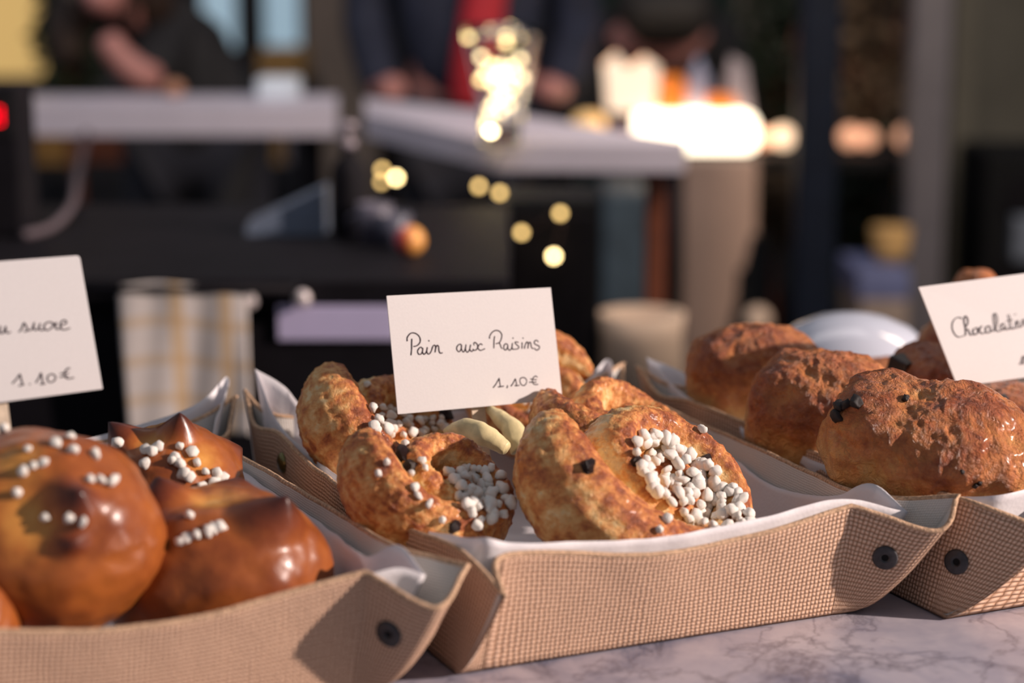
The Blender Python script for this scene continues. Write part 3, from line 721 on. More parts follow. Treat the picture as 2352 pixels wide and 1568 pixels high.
NAME2 = zoomed(0, 700, Z4, [
 [(-90,380),(-150,350),(-200,410),(-170,470),(-110,450),(-85,370),(-80,440),(-50,470),(-20,440),(10,345)],
 [(10,345),(0,430),(30,468),(75,430),(98,350),(100,430),(130,460),(180,440)],
 [(315,440),(360,390),(395,295),(440,360),(455,410),(425,435),(400,425)], [(455,410),(500,415),(545,360),(565,285),(555,370),(585,415),(640,370),(660,300),(645,390),(685,415),(720,400)],
 [(870,320),(850,285),(790,280),(735,320),(728,375),(770,415),(835,385),(890,320),(930,290)], [(850,285),(895,315),(930,290),(912,350),(930,395),(985,388)],
 [(985,345),(1060,315),(1095,280),(1060,248),(1015,265),(992,325),(1000,385),(1060,405),(1150,378)]])
PRICE2 = zoomed(0, 700, Z4, [
 [(205,1285),(270,1215),(330,1130)], [(330,1130),(355,1230),(375,1300)], [(310,1325),(400,1300)], [(485,1290),(500,1302)],
 [(590,1272),(640,1190),(675,1110)], [(675,1110),(690,1200),(705,1290)], [(660,1300),(750,1288)],
 [(840,1130),(790,1160),(780,1220),(820,1268),(890,1240),(915,1180),(880,1138),(840,1130)],
 [(1150,1040),(1110,1040),(1060,1100),(1062,1160),(1110,1205),(1210,1190)], [(990,1122),(1130,1108)], [(985,1180),(1120,1160)]])
NAME3 = zoomed(2162, 680, Z5, [
 [(410,450),(380,425),(310,430),(240,500),(220,600),(240,700),(300,790),(370,815),(460,785)],
 [(490,785),(490,650),(460,480),(480,395),(530,440),(540,530),(495,615)], [(490,690),(530,655),(560,700),(590,770),(645,765)],
 [(700,630),(650,660),(645,730),(690,770),(740,720),(730,640),(700,630)], [(740,690),(820,590)], [(820,590),(780,640),(780,710),(840,745),(895,715)],
 [(940,590),(900,620),(905,700),(950,735),(1000,690),(985,610),(940,590)],
 [(1000,690),(1060,690),(1110,600),(1135,470),(1110,370),(1075,340),(1060,400),(1075,530),(1100,660),(1160,700),(1205,680)],
 [(1280,580),(1240,540),(1205,590),(1215,650),(1260,670),(1290,600),(1300,640),(1340,665),(1395,630)],
 [(1355,360),(1390,480),(1405,620),(1440,640),(1500,630),(1530,480),(1550,560),(1570,620),(1620,600)], [(1330,490),(1430,465)], [(1488,352),(1500,364)],
 [(1620,600),(1645,480),(1660,460),(1690,480),(1700,580)], [(1700,560),(1725,470),(1755,450),(1780,480),(1790,570),(1830,565)],
 [(1830,545),(1890,520),(1880,470),(1840,480),(1830,540),(1850,580),(1920,560)]])
PRICE3 = zoomed(2162, 680, Z5, [[(1590,1360),(1630,1290),(1662,1180)], [(1662,1180),(1680,1330)], [(1640,1350),(1720,1325)]])
def price_card(px_corners, depths, strokes_name, strokes_price, stick_px, stick_bot, label, ink_r, rounded=0.0):
    # corners TL TR BR BL
    c = [at(p[0], p[1], d) for p, d in zip(px_corners, depths)]
    nrm = (c[1]-c[0]).cross(c[3]-c[0]).normalized()
    if nrm.dot(FW) > 0: nrm = -nrm            # faces the camera
    o0 = (c[3]+c[2])/2; root = empty('price_card', o0); RM[root] = Matrix.Translation(o0)
    tag(root, label, 'sign', 'handwritten price cards')
    poly = []
    for i in range(4):
        p = c[i]; a = (c[i-1]-p).normalized(); b = (c[(i+1) % 4]-p).normalized(); rr = rounded if i == 1 else .0004
        for k in range(5):
            t = k/4; poly.append(p+a*rr*(1-t)**2+b*rr*t**2)
    n = len(poly); th = .0009
    vs = [p-o0 for p in poly]+[p-nrm*th-o0 for p in poly]
    fs = [tuple(range(n)), tuple(range(2*n-1, n-1, -1))]+[(i, n+i, n+(i+1) % n, (i+1) % n) for i in range(n)]
    cb = mesh_obj('card', vs, fs, M['card'], root, False)
    def on(px, py):
        r = ray(px, py); return CAM+r*((c[0]-CAM).dot(nrm)/r.dot(nrm))
    for nm, st in (('product_name', strokes_name), ('price', strokes_price)):
        mb = MB()
        for s in st:
            pts = [on(*p)-o0+nrm*.0001 for p in s]
            pts = catmull(pts, 5); rad = [ink_r*(1+.18*noise.noise(q*900)) for q in pts]
            mb.tube(pts, rad, 6)
        mb.build(nm, M['ink'], root, True)
    # stick behind, leaning with the card
    upv = (c[0]-c[3]).normalized(); a = on(*stick_px)-nrm*(th+.0011); b = at(stick_bot[0], stick_bot[1], stick_bot[2]); hw = .0048
    top = a+upv*.03; dv = (top-b).normalized(); sx = dv.cross(nrm).normalized()
    vs = []
    for q in (b, top):
        for sgn, zz in ((-1, -1), (1, -1), (1, 1), (-1, 1)): vs.append(q+sx*hw*sgn+nrm*.0009*zz-o0)
    mesh_obj('stick', vs, [(0, 1, 2, 3), (7, 6, 5, 4), (0, 4, 5, 1), (1, 5, 6, 2), (2, 6, 7, 3), (3, 7, 4, 0)], M['wood_pale'], root, False)
price_card([(888, 679), (1265, 660), (1292, 917), (914, 951)], (1.325, 1.372, 1.372, 1.325), NAME1, PRICE1, (1098, 935), (1112, 1062, 1.36),
           'white card reading Pain aux Raisins, planted among the raisin pastries', .00042)
price_card([(-215, 616), (183, 586), (236, 893), (-160, 945)], (1.098, 1.132, 1.132, 1.098), NAME2, PRICE2, (2, 922), (22, 1125, 1.118),
           'white card ending in sucre, planted among the brioches at left', .00040, .0022)
price_card([(2110, 659), (2490, 610), (2560, 838), (2200, 888)], (1.41, 1.448, 1.448, 1.41), NAME3, PRICE3, (2338, 870), (2350, 985, 1.444),
           'white card starting with Chocolatin, planted among the chocolate pastries at right', .00030)

# white bowl upside down behind the right tray
o = empty('white_bowl', at_z(1952, 925, ZC)); tag(o, 'white round bowl turned upside down behind the pastries of the right tray', 'bowl')
b = MB().lathe([(.0815, 0), (.083, .002), (.0822, .012), (.077, .034), (.066, .053), (.050, .067), (.030, .0755), (.012, .079), (0, .0795)], n=64).build('bowl_body', M['china'], o, True)

# ------------------------------------------------------------------ black work cabinet behind
DC = 2.25
zc_top = at(700, 642, DC).z; yC = at(700, 642, DC).y; xl = -1.6; xr = at(1150, 640, DC).x
r = empty('work_cabinet', (0, yC, 0)); tag(r, 'long black work cabinet behind the counter, towel hanging on its front', 'cabinet')
MB().box(xl, 0.02, 0.05, xr, 0.62, zc_top-.03, .004).build('cabinet_body', M['black'], r)
MB().box(xl-.01, 0.0, zc_top-.03, xr+.01, 0.64, zc_top, .004).build('cabinet_top', M['black'], r)
for i in range(4):
    x0 = xl+.03+i*(xr-xl-.03)/4
    d_ = MB().box(x0, 0.004, .10, x0+(xr-xl-.06)/4-.02, .02, zc_top-.05, .003).build('door', M['black'], r)
def screw_glint(px, py, parent):  # pale oversized shape standing in for the highlight on a screw
    p = at(px, py, DC-.01)
    MB().lathe([(.004, 0), (.004, .012), (.009, .016), (.010, .022), (.007, .027), (0, .028)], (p.x, .006, p.z), 20, (0, -1, 0)).build('screw_glint', M['steel'], parent, True)
screw_glint(694, 685, r); screw_glint(571, 690, r)
p0, p1 = at(636, 704, DC), at(905, 785, DC)
o = MB().box(p0.x, yC-.004, p1.z, p1.x, yC+.004, p0.z, .001).build('label_strip', M['label']); tag(o, 'pale lilac label strip on the front of the black cabinet', 'label')
# towel over a rail
p0, p1 = at(281, 648, DC), at(572, 990, DC); wid = p1.x-p0.x; hgt = p0.z-p1.z
vs, uv, fs = [], [], []
nx, nz = 40, 60
for j in range(nz+1):
    v = j/nz
    for i in range(nx+1):
        u = i/nx
        fold = .004*math.sin(u*6+.6+v)*min(1, v*2)+.0015*math.sin(u*17+v*3)
        vs.append((p0.x+u*wid*(1-.03*v)+.006*v, yC-.022-fold, p0.z-v*hgt+.004*math.sin(u*5))); uv.append((u, v))
for j in range(nz):
    for i in range(nx): a = j*(nx+1)+i; fs.append((a, a+1, a+nx+2, a+nx+1))
# the part folded over the rail
o = mesh_obj('kitchen_towel', vs, fs, M['towel'], None, True, uv); tag(o, 'white kitchen towel with ochre checks hanging from the black cabinet', 'towel')
o.modifiers.new('thick', 'SOLIDIFY').thickness = .004
rail = MB().tube([(p0.x-.05, yC-.025, p0.z-.004), (p1.x+.05, yC-.025, p0.z-.004)], .005, 10).tube([(p0.x-.05, yC-.025, p0.z-.004), (p0.x-.05, yC+.01, p0.z-.004)], .005, 8).tube([(p1.x+.05, yC-.025, p0.z-.004), (p1.x+.05, yC+.01, p0.z-.004)], .005, 8).build('towel_rail', M['black'], None, True)
rail.parent = r; rail.location = (0, -yC, 0)

# things on the cabinet
def on_cab(px, d): q = at(px, 0, d); return Vector((q.x, q.y, 0))
pz = zc_top
def place(px, py, z):
    return at_z(px, py, z)
q = place(8, 545, pz)
r = empty('payment_terminal', (q.x, q.y, pz)); tag(r, 'black payment terminal with red digits at the left edge', 'terminal')
k = 2.55/4700
MB().box(-.06, 0, 0, 48*k, .09, 350*k, .006).build('terminal_body', M['black'], r)
MB().box(-.055, -.002, 230*k, 35*k, .001, 330*k, .002).build('screen', M['blackmat'], r)
dg = MB()
for x in (-.018, .0): 
    dg.box(x-.006, -.004, 262*k, x+.006, -.002, 266*k).box(x-.006, -.004, 278*k, x+.006, -.002, 282*k).box(x-.006, -.004, 294*k, x+.006, -.002, 298*k).box(x-.006, -.004, 262*k, x-.003, -.002, 298*k).box(x+.003, -.004, 262*k, x+.006, -.002, 298*k)
dg.build('red_digits', M['redled'], r)
pts = catmull([at(200, 300, 3.80), at(192, 340, 3.6), at(176, 410, 3.1), at(165, 470, 2.72), at_z(120, 520, pz+.006), at_z(55, 540, pz+.006)], 8)
o = MB().tube(pts, .006, 8).build('power_cable', plain('grey_cable', (.09, .07, .08), .6, spec=.2), None, True); tag(o, 'grey cable curving down beside the payment terminal', 'cable')
q = place(665, 540, pz); r = empty('metal_box', (q.x, q.y, pz)); tag(r, 'pale blue tilted box on top of the black cabinet', 'box')
MB().add([(-.055, .0, .0), (.045, .0, 0), (.045, .06, 0), (-.055, .06, 0), (-.055, .0, .010), (.045, .0, .060), (.045, .06, .060), (-.055, .06, .014)], [(3, 2, 1, 0), (4, 5, 6, 7), (0, 1, 5, 4), (1, 2, 6, 5), (2, 3, 7, 6), (3, 0, 4, 7)]).build('box_body', plain('pale_blue_metal', (.13, .16, .22), .4), r)
q = place(803, 545, pz); r = empty('pump_bottle', (q.x, q.y, pz)); tag(r, 'dark pump bottle standing on the black cabinet', 'bottle')
MB().lathe([(.021, 0), (.022, .01), (.022, .085), (.016, .097), (.009, .102), (.009, .112), (0, .112)], n=28).build('bottle_body', M['black'], r, True)
MB().lathe([(.010, .1125), (.010, .122), (.004, .123), (.004, .135), (.011, .136), (.011, .144), (0, .146)], n=20).build('pump_head', plain('grey_cap', (.25, .21, .24), .25), r, True)
for i, (px, py, hh, m, lab) in enumerate([(862, 560, .05, plain('mauve_cup', (.10, .09, .12), .4), 'small mauve cup right of the dark pump bottle'), (905, 565, .04, plain('grey_cup', (.07, .07, .10), .4), 'small grey cup beside the red and yellow fruit')]):
    q = place(px, py, pz); r = empty('cup', (q.x, q.y, pz)); tag(r, lab, 'cup', 'cups on the black cabinet')
    MB().lathe([(.018, 0), (.022, hh), (.020, hh), (.017, .004), (0, .004)], n=24).build('cup_body', m, r, True)
    h_ = MB().tube([(-.02, 0, hh*.75), (-.031, 0, hh*.65), (-.031, 0, hh*.35), (-.019, 0, hh*.25)], .003, 6).build('handle', m, r, True)
q = place(943, 585, pz); r = empty('fruit', (q.x, q.y, pz)); tag(r, 'small red and yellow fruit on the black cabinet', 'fruit')
def fruit_mat():
    k = N('red_yellow_skin'); k.set(Roughness=.35); sep = k.n('ShaderNodeSeparateXYZ'); k.l(k.obj(), sep.inputs[0])
    f = k.math('ADD', k.math('MULTIPLY', sep.outputs[0], 22), .5)
    k.l(k.ramp(f, [(.3, (.62, .04, .05)), (.6, (.72, .33, .08))]), k.b.inputs['Base Color']); return k.m
MB().ball((0, 0, .017), .0175, 14).build('fruit_body', fruit_mat(), r, True)
MB().tube([(0, 0, .033), (.001, 0, .040)], .0012, 6).build('stem', M['rust'], r, True)

# tall black bin right of the cabinet
x0, y0, z0, x1, y1, z1 = rect(1155, 1378, 452, 900, 2.95, .17, 0)
r = empty('tall_cabinet', ((x0+x1)/2, y0, 0)); tag(r, 'tall black cabinet under the hanging fairy lights', 'cabinet')
MB().box(-(x1-x0)/2, 0, .03, (x1-x0)/2, y1-y0, z1, .006).build('cabinet_body', M['blackmat'], r)
MB().box(-(x1-x0)/2+.012, -.012, .06, (x1-x0)/2-.012, 0, z1-.02, .003).build('door', M['black'], r)

# ------------------------------------------------------------------ white worktops
ZT = 1.04
def pt(px, d): return ((px-CX)/F*d, at(px, 240, d).y)
def worktop(name, poly, thick, legs, label, m_leg):
    cx = sum(p[0] for p in poly)/len(poly); cy = sum(p[1] for p in poly)/len(poly)
    r = empty(name, (cx, cy, 0)); tag(r, label, 'table', 'white worktops behind the stall')
    o = MB().prism([(x-cx, y-cy) for x, y in poly], ZT-thick, ZT).build('tabletop', M['tabletop'], r)
    for (x, y, m) in legs: MB().box(x-cx-.016, y-cy-.016, 0, x-cx+.016, y-cy+.016, ZT-thick, .004).build('leg', m, r)
    return r
A = pt(1145, 3.09); Bp = pt(1572, 3.07); Cp = (Bp[0]+.10, A[1]+.85); D = pt(838, 3.95); Ep = pt(838, 3.62)
Bq = pt(1578, 3.13); Mq = pt(1215, 3.56); pl_ = lambda px, d: (pt(px, d)[0], pt(px, d)[1])
worktop('worktop', [A, Bp, Bq, Mq, D, Ep], .042, [(*pl_(1215, 3.22), M['greypost']), (*pl_(1510, 3.145), M['rust']), (D[0]+.05, D[1]-.06, M['black'])], 'white worktop with the light filled vase standing on its near corner', M['rust'])
A2 = pt(-260, 3.77); B2_ = pt(775, 3.77); C2_ = pt(775, 4.05); D2 = pt(-260, 4.05)
worktop('worktop', [A2, B2_, C2_, D2], .054, [(A2[0]+.05, A2[1]+.05, M['black']), (B2_[0]-.05, B2_[1]+.05, M['black']), (C2_[0]-.05, C2_[1]-.05, M['black']), (D2[0]+.05, D2[1]-.05, M['black'])], 'long white worktop at the left with a person leaning on it', M['black'])
o = MB().box(*[v for v in (at(596, 0, 3.95).x, pt(600, 3.9)[1], ZT, at(690, 0, 3.95).x, pt(600, 3.9)[1]+.08, ZT+.042)], .006).build('white_carton', plain('cool_white_card', (.70, .78, .86), .5)); tag(o, 'small white carton on the left worktop below the ochre crate', 'carton')
q = at_z(400, 222, ZT); o = MB().ball((q.x, q.y, ZT+.016), .016, 12, (1.3, 1, 1)).build('bread_roll', plain('roll_crust', (.50, .24, .14), .6), None, True); tag(o, 'small orange brown roll on the left worktop', 'bread')

# glass vase of fairy lights
q = at_z(1152, 335, ZT); q.y += .04
r = empty('glass_vase', (q.x, q.y, ZT)); tag(r, 'tall flared glass vase full of fairy lights', 'vase')
k = 3.15/4700
prof = [(.026, 0), (.030, .004), (.030, .02), (.034, .06), (.045, .11), (.056, .16), (.060, 262*k), (.057, 262*k), (.053, .16), (.042, .11), (.031, .06), (.026, .022), (.0, .020)]
MB().lathe([(0, 0)]+prof, n=48).build('vase_body', M['glass'], r, True)
# string lights: wire and bulbs in the vase, over the edge and down
rs = empty('fairy_lights', (q.x, q.y, ZT)); tag(rs, 'warm fairy lights heaped in the vase and trailing down below the worktop', 'lights')
R2 = random.Random(3)
bul = []
for (px, py) in [(1078, 85), (1197, 82), (1163, 98), (1105, 130), (1195, 135), (1115, 165), (1150, 150), (1175, 150), (1200, 178), (1105, 183), (1150, 180), (1178, 205), (1165, 190), (1140, 170), (1130, 150), (1135, 235), (1170, 242), (1150, 225), (1125, 250), (1150, 262), (1125, 275), (1130, 298), (1122, 322), (1160, 165), (1140, 200), (1180, 170), (1130, 190), (1160, 220)]:
    y_ = q.y+R2.uniform(-.018, .018); rr = ray(px, py); p = CAM+rr*((y_-CAM.y)/rr.y); bul.append((p, .0052, 'bulb'))
trail = [(1122, 322, 3.06, 0), (1100, 428, 2.98, 1), (1148, 443, 2.96, 1), (1147, 487, 2.95, 0), (1110, 507, 2.93, 1), (1198, 534, 2.90, 1), (1287, 490, 2.90, 1), (1272, 588, 2.88, 2)]
trail2 = [(1120, 330, 3.05, 0), (1010, 385, 3.08, -1), (910, 408, 3.10, 2), (878, 390, 3.12, 1), (876, 418, 3.14, 0)]
for tr_ in (trail, trail2):
    for (px, py, d, b) in tr_[1:]:
        if b >= 0: bul.append((at(px, py, d), .0052 if b else .0045, 'bulb' if b == 2 else 'bulbdim'))
HOT = set(range(3, 28))-{22, 9, 14}
for p, rad, m in bul:
    b = MB().ball((p.x-q.x, p.y-q.y, p.z-ZT), rad, 8).build('bulb', M['bulbhot' if bul.index((p, rad, m)) in HOT else m], rs, True)
wire = MB()
wire.tube([(p.x-q.x, p.y-q.y, p.z-ZT) for p in catmull([b[0] for b in bul[:23]], 4)], .0006, 5)
for tr_ in (trail, trail2):
    wire.tube([(p-Vector((q.x, q.y, ZT))) for p in catmull([at(a, b, c) for a, b, c, _ in tr_], 5)], .0006, 5)
wire.build('wire', plain('copper_wire', (.10, .05, .03), .4, .5), rs, True)

# ------------------------------------------------------------------ far display table and lamps
DT = 4.6
zt2 = at(1700, 357, DT).z; yT = at(1700, 357, DT).y
x0 = at(1270, 0, DT).x; x1 = at(2150, 0, DT).x
r = empty('display_table', ((x0+x1)/2, yT, 0)); tag(r, 'dark display table carrying the row of glowing lamps', 'table')
hw = (x1-x0)/2
MB().box(-hw, -.03, zt2-.03, hw, .45, zt2, .003).build('tabletop', M['blackmat'], r)
for sx in (-1, 1):
    for yy in (0.02, .40): MB().box(sx*(hw-.03)-.02, yy-.02, 0, sx*(hw-.03)+.02, yy+.02, zt2-.03).build('leg', M['blackmat'], r)
a = at(1465, 262, DT); b = at(1742, 357, DT)
r = empty('light_box', ((a.x+b.x)/2, yT+.02, zt2)); tag(r, 'bright white light box lying on the display table', 'lamp')
hw2 = (b.x-a.x)/2; hh = a.z-zt2
MB().box(-hw2, 0, .004, hw2, .16, hh-.004, .02).build('lit_face', M['lightbox'], r)
MB().box(-hw2+.02, .01, 0, hw2-.02, .15, .004).build('base', M['blackmat'], r)
zb = a.z
def on_box(px, name, lab, cat, grp=None, d=DT+.10):
    p = at(px, 0, d); e = empty(name, (p.x, yT+.09, zb)); tag(e, lab, cat, grp); return e
k = 4.7/4700
# paper bag; glow added for the light box shining on it
e = on_box(1447, 'glowing_paper_bag', 'white paper bag, glow added, with two upturned corners', 'glow_bag')
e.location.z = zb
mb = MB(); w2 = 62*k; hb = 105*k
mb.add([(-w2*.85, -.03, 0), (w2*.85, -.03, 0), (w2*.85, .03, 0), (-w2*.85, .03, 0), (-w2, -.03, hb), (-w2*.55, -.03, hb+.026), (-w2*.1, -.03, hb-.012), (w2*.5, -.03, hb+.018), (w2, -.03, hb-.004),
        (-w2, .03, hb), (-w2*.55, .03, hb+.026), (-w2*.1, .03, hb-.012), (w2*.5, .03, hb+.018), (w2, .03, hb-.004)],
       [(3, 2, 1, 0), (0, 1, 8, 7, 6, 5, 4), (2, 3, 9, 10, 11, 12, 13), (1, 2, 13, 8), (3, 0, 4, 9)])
mb.build('paper_bag', M['glow_bag'], e)
MB().lathe([(.02, 0.002), (.02, .03), (0, .03)], n=16).build('glow_core', M['lightbox'], e)  # glowing core added inside the bag
for px, hh_, rr, lab in ((1541, 80, 30, 'taller amber glass jar glowing beside the white paper bag'), (1652, 38, 34, 'lower amber glass jar glowing on the right of the light box')):
    e = on_box(px, 'amber_jar', lab, 'jar', 'amber jars on the light box')
    MB().lathe([(rr*k*.9, 0), (rr*k, .01), (rr*k, hh_*k*.8), (rr*k*.8, hh_*k), (rr*k*.7, hh_*k), (rr*k*.85, hh_*k*.8), (0, .006)], n=24).build('jar_body', M['amber'], e, True)
e = on_box(1600, 'squeeze_bottle', 'pale blue bottle between the two amber jars', 'bottle', d=DT+.14); e.location.y += .04
MB().lathe([(.026, 0), (.028, .05), (.022, .085), (.010, .10), (.006, .12), (0, .122)], n=24).build('bottle_body', M['bluewhite'], e, True)
e = on_box(1688, 'folded_napkin', 'greyish white folded napkin standing behind the lower jar', 'napkin'); e.location.y += .03
MB().add([(-.035, -.02, 0), (.035, -.02, 0), (.035, .02, 0), (-.035, .02, 0), (-.012, 0, .125), (.022, 0, .105)], [(3, 2, 1, 0), (0, 1, 5, 4), (2, 3, 4, 5), (1, 2, 5), (3, 0, 4)]).build('napkin_cloth', M['greywhite'], e)
# globes on the far table
for i, (px, py, rr, m, lab) in enumerate([(1757, 318, 22, 'candledim', 'dim warm globe lamp touching the light box'), (1800, 322, 26, 'candle', 'bright warm globe lamp left of the navy post'), (1955, 322, 26, 'candledim', 'warm globe lamp just right of the navy post'),
                             (1995, 326, 24, 'candledim', 'warm globe lamp second from the navy post'), (2083, 326, 26, 'candledim', 'peach globe lamp nearest the grey post')]):
    p = at(px, py, DT+.1); e = empty('globe_lamp', (p.x, yT+.12, zt2)); tag(e, lab, 'lamp', 'globe lamps on the display table')
    MB().lathe([(.018, 0), (.018, .006), (0, .006)], n=16).build('lamp_base', M['blackmat'], e)
    MB().ball((0, 0, rr*k+.004), rr*k, 12).build('globe', M[m], e, True)
# yellow lamp on the white worktop
q = at(1352, 282, DT+.12); e = empty('low_lamp', (q.x, yT+.12, zt2)); tag(e, 'low amber lamp behind the white worktop beside the white paper bag', 'lamp')
hl = q.z-zt2
MB().lathe([(.030, hl-.02), (.038, hl-.01), (.036, hl+.012), (.018, hl+.024), (0, hl+.025)], n=24).build('lamp_shade', glow('amber_shade', (1.0, .62, .26), .7), e, True)
MB().lathe([(.04, 0), (.04, .008), (.006, .014), (.006, hl-.018), (.03, hl-.018), (0, hl-.017)], n=24).build('lamp_base', M['ochre'], e, True)

# ------------------------------------------------------------------ posts, boards and stuff of the street
def standing(name, px0, px1, ytop, d, thick, m, label, cat, zt=None, part=None, bev=.01, group=None):
    x0, y0, z0, x1, y1, z1 = rect(px0, px1, ytop, ytop+10, d, thick, 0, zt)
    z1 = zt if zt is not None else at(px0, ytop, d).z
    o = MB().box(x0, y0, 0, x1, y1, z1, bev).build(name, m); tag(o, label, cat, group); return o
standing('stone_pillar', 694, 862, 0, 7.4, .4, M['pillar'], 'beige stone pillar behind the left worktop', 'pillar', 3.2)
standing('door_post', 540, 600, 0, 7.7, .1, M['darkwall'], 'dark upright between the two pale windows', 'post', 3.0)
standing('stone_pillar', 1692, 1765, 0, 7.6, .3, M['pillar'], 'narrow tan pillar behind the plants left of the navy post', 'pillar', 3.2)
standing('door_frame', 1290, 1335, 0, 7.8, .2, M['greypost'], 'grey upright right of the fairy light vase', 'post', 3.0)
standing('navy_post', 1842, 1936, 0, 3.9, .08, M['navy'], 'navy blue square post right of the light box', 'post', 2.9)
standing('steel_post', 2100, 2192, 0, 4.4, .08, M['greypost'], 'grey steel post behind the right card', 'post', 2.9)
standing('olive_post', 2196, 2252, 0, 5.2, .1, M['olive'], 'olive upright just right of the grey steel post', 'post', 2.9)
standing('tan_board', 1572, 1742, 366, 4.45, .05, M['tan'], 'tan upright board below the light box', 'board')
standing('slate_panel', 1385, 1490, 440, 4.3, .3, M['teal'], 'slate blue cabinet below the white worktop', 'cabinet')
# ochre crates behind the left table
def crate(px0, px1, py0, py1, d, dep, m, label, zb=None, grp='crates'):
    x0, y0, z0, x1, y1, z1 = rect(px0, px1, py0, py1, d, dep, zb)
    e = empty('crate', ((x0+x1)/2, y0, z0)); tag(e, label, 'crate', grp); h = z1-z0; w_ = (x1-x0)/2
    mb = MB()
    for i in range(3):
        a = h*i/3; mb.box(-w_, 0, a+.003, w_, .012, a+h/3-.003).box(-w_, dep-.012, a+.003, w_, dep, a+h/3-.003).box(-w_, .012, a+.003, -w_+.012, dep-.012, a+h/3-.003).box(w_-.012, .012, a+.003, w_, dep-.012, a+h/3-.003)
    mb.build('slats', m, e); MB().box(-w_+.012, .012, .003, w_-.012, dep-.012, .014).build('crate_floor', m, e)
    for sx in (-1, 1): MB().box(sx*(w_-.02)-.008, .012, 0, sx*(w_-.02)+.008, .028, h).build('corner_post', m, e)
    return e
x0, y0, z0, x1, y1, z1 = rect(20, 700, 383, 400, 5.6, .6, 0)
zsh = at(100, 383, 5.6).z
r = empty('storage_shelf', ((x0+x1)/2, y0, 0)); tag(r, 'dark storage shelf under and behind the left worktop', 'shelf'); hw = (x1-x0)/2
zs2 = at(640, 197, 5.6).z
MB().box(-hw, 0, zsh-.03, hw, .5, zsh).build('shelf_board', M['darkwall'], r); MB().box(-hw, 0, zs2-.02, hw, .5, zs2).build('shelf_board', M['darkwall'], r)
for sx in (-1, 1):
    for yy in (.02, .46): MB().box(sx*(hw-.02)-.02, yy, 0, sx*(hw-.02)+.02, yy+.03, zs2-.02).build('upright', M['darkwall'], r)
crate(592, 690, 117, 196, 5.65, .3, M['ochre'], 'ochre crate beside the stone pillar below the pale window', zs2)
crate(605, 652, 305, 383, 5.65, .3, M['ochre'], 'narrow orange crate under the right end of the left worktop', zsh)
crate(62, 150, 300, 383, 5.65, .3, M['ochre'], 'ochre crate under the left worktop nearest the payment terminal', zsh)
crate(160, 290, 300, 383, 5.70, .3, M['rust'], 'dark brown crate under the left worktop', zsh)
o = MB().box(*rect(655, 695, 305, 383, 5.66, .2, zsh), .004).build('paper_sack', M['greywhite']); tag(o, 'greyish white sack beside the narrow orange crate', 'sack')
# tapered bucket, backpack, ball, basket
q = at_z(1470, 868, 0.0); d_ = 3.0
p = at(1470, 712, d_); rb = 95/4700*d_
e = empty('round_tub', (p.x, p.y-.02, 0)); tag(e, 'tan round tub on a pale stand below the white worktop', 'tub')
zt3 = p.z
MB().lathe([(.05, zt3-.155), (.07, zt3-.14), (rb, zt3-.035), (rb+.004, zt3), (rb-.006, zt3), (rb-.01, zt3-.03), (.06, zt3-.13), (0, zt3-.13)], n=36).build('tub', M['beige'], e, True)
MB().lathe([(.055, 0), (.055, .02), (.03, .05), (.03, zt3-.155), (0, zt3-.155)], n=28).build('stand', M['blackmat'], e, True)
def lump(name, pts, rads, m, parent=None, lv=2):
    me = bpy.data.meshes.new(name); me.from_pydata([tuple(p) for p in pts[0]], pts[1], []); o = bpy.data.objects.new(name, me); COL.objects.link(o)
    md = o.modifiers.new('skin', 'SKIN'); md.use_smooth_shade = True
    for v, r_ in zip(me.skin_vertices[0].data, rads): v.radius = (r_, r_) if not isinstance(r_, tuple) else r_
    me.skin_vertices[0].data[0].use_root = True
    sb = o.modifiers.new('sub', 'SUBSURF'); sb.levels = lv; sb.render_levels = lv
    me.materials.append(m)
    if parent is not None: o.parent = parent
    return o
p = at(1660, 720, 4.15)
e = empty('folding_sign', (p.x, p.y, 0)); tag(e, 'black slanting sign board leaning below the light box', 'sign')
a = at(1540, 840, 4.15); b = at(1735, 550, 4.15); c = at(1775, 560, 4.15); d__ = at(1775, 860, 4.15)
poly = [(a.x-p.x, 0.0), (d__.x-p.x, 0.0), (c.x-p.x, b.z), (b.x-p.x, b.z)]
MB().add([(x, -.02+.08*(z/b.z), z) for x, z in poly]+[(x, .02+.08*(z/b.z), z) for x, z in poly], [(0, 1, 2, 3), (7, 6, 5, 4), (0, 4, 5, 1), (1, 5, 6, 2), (2, 6, 7, 3), (3, 7, 4, 0)]).build('board', M['blackmat'], e)
MB().tube([(.05, .08, b.z*.9), (.05, .35, 0)], .012, 8).build('prop_leg', M['blackmat'], e)
def potted(name, px, ytop, ybot, d, rpot, m, label, cat, grp=None):
    z1, z0 = at(px, ytop, d).z, at(px, ybot, d).z; p = at(px, (ytop+ybot)/2, d); rr = rpot/4700*d
    e = empty(name, (p.x, p.y, z0)); tag(e, label, cat, grp)
    h = z1-z0
    MB().lathe([(rr*.7, 0), (rr*.95, h*.4), (rr, h*.9), (rr*.96, h), (rr*.9, h), (rr*.88, h*.85), (rr*.65, .02), (0, .02)], n=28).build('pot_wall', m, e, True)
    MB().lathe([(rr*1.0, h*.86), (rr*1.04, h*.88), (rr*1.04, h*.97), (rr, h)], n=28).build('rim', m, e, True)
    return e
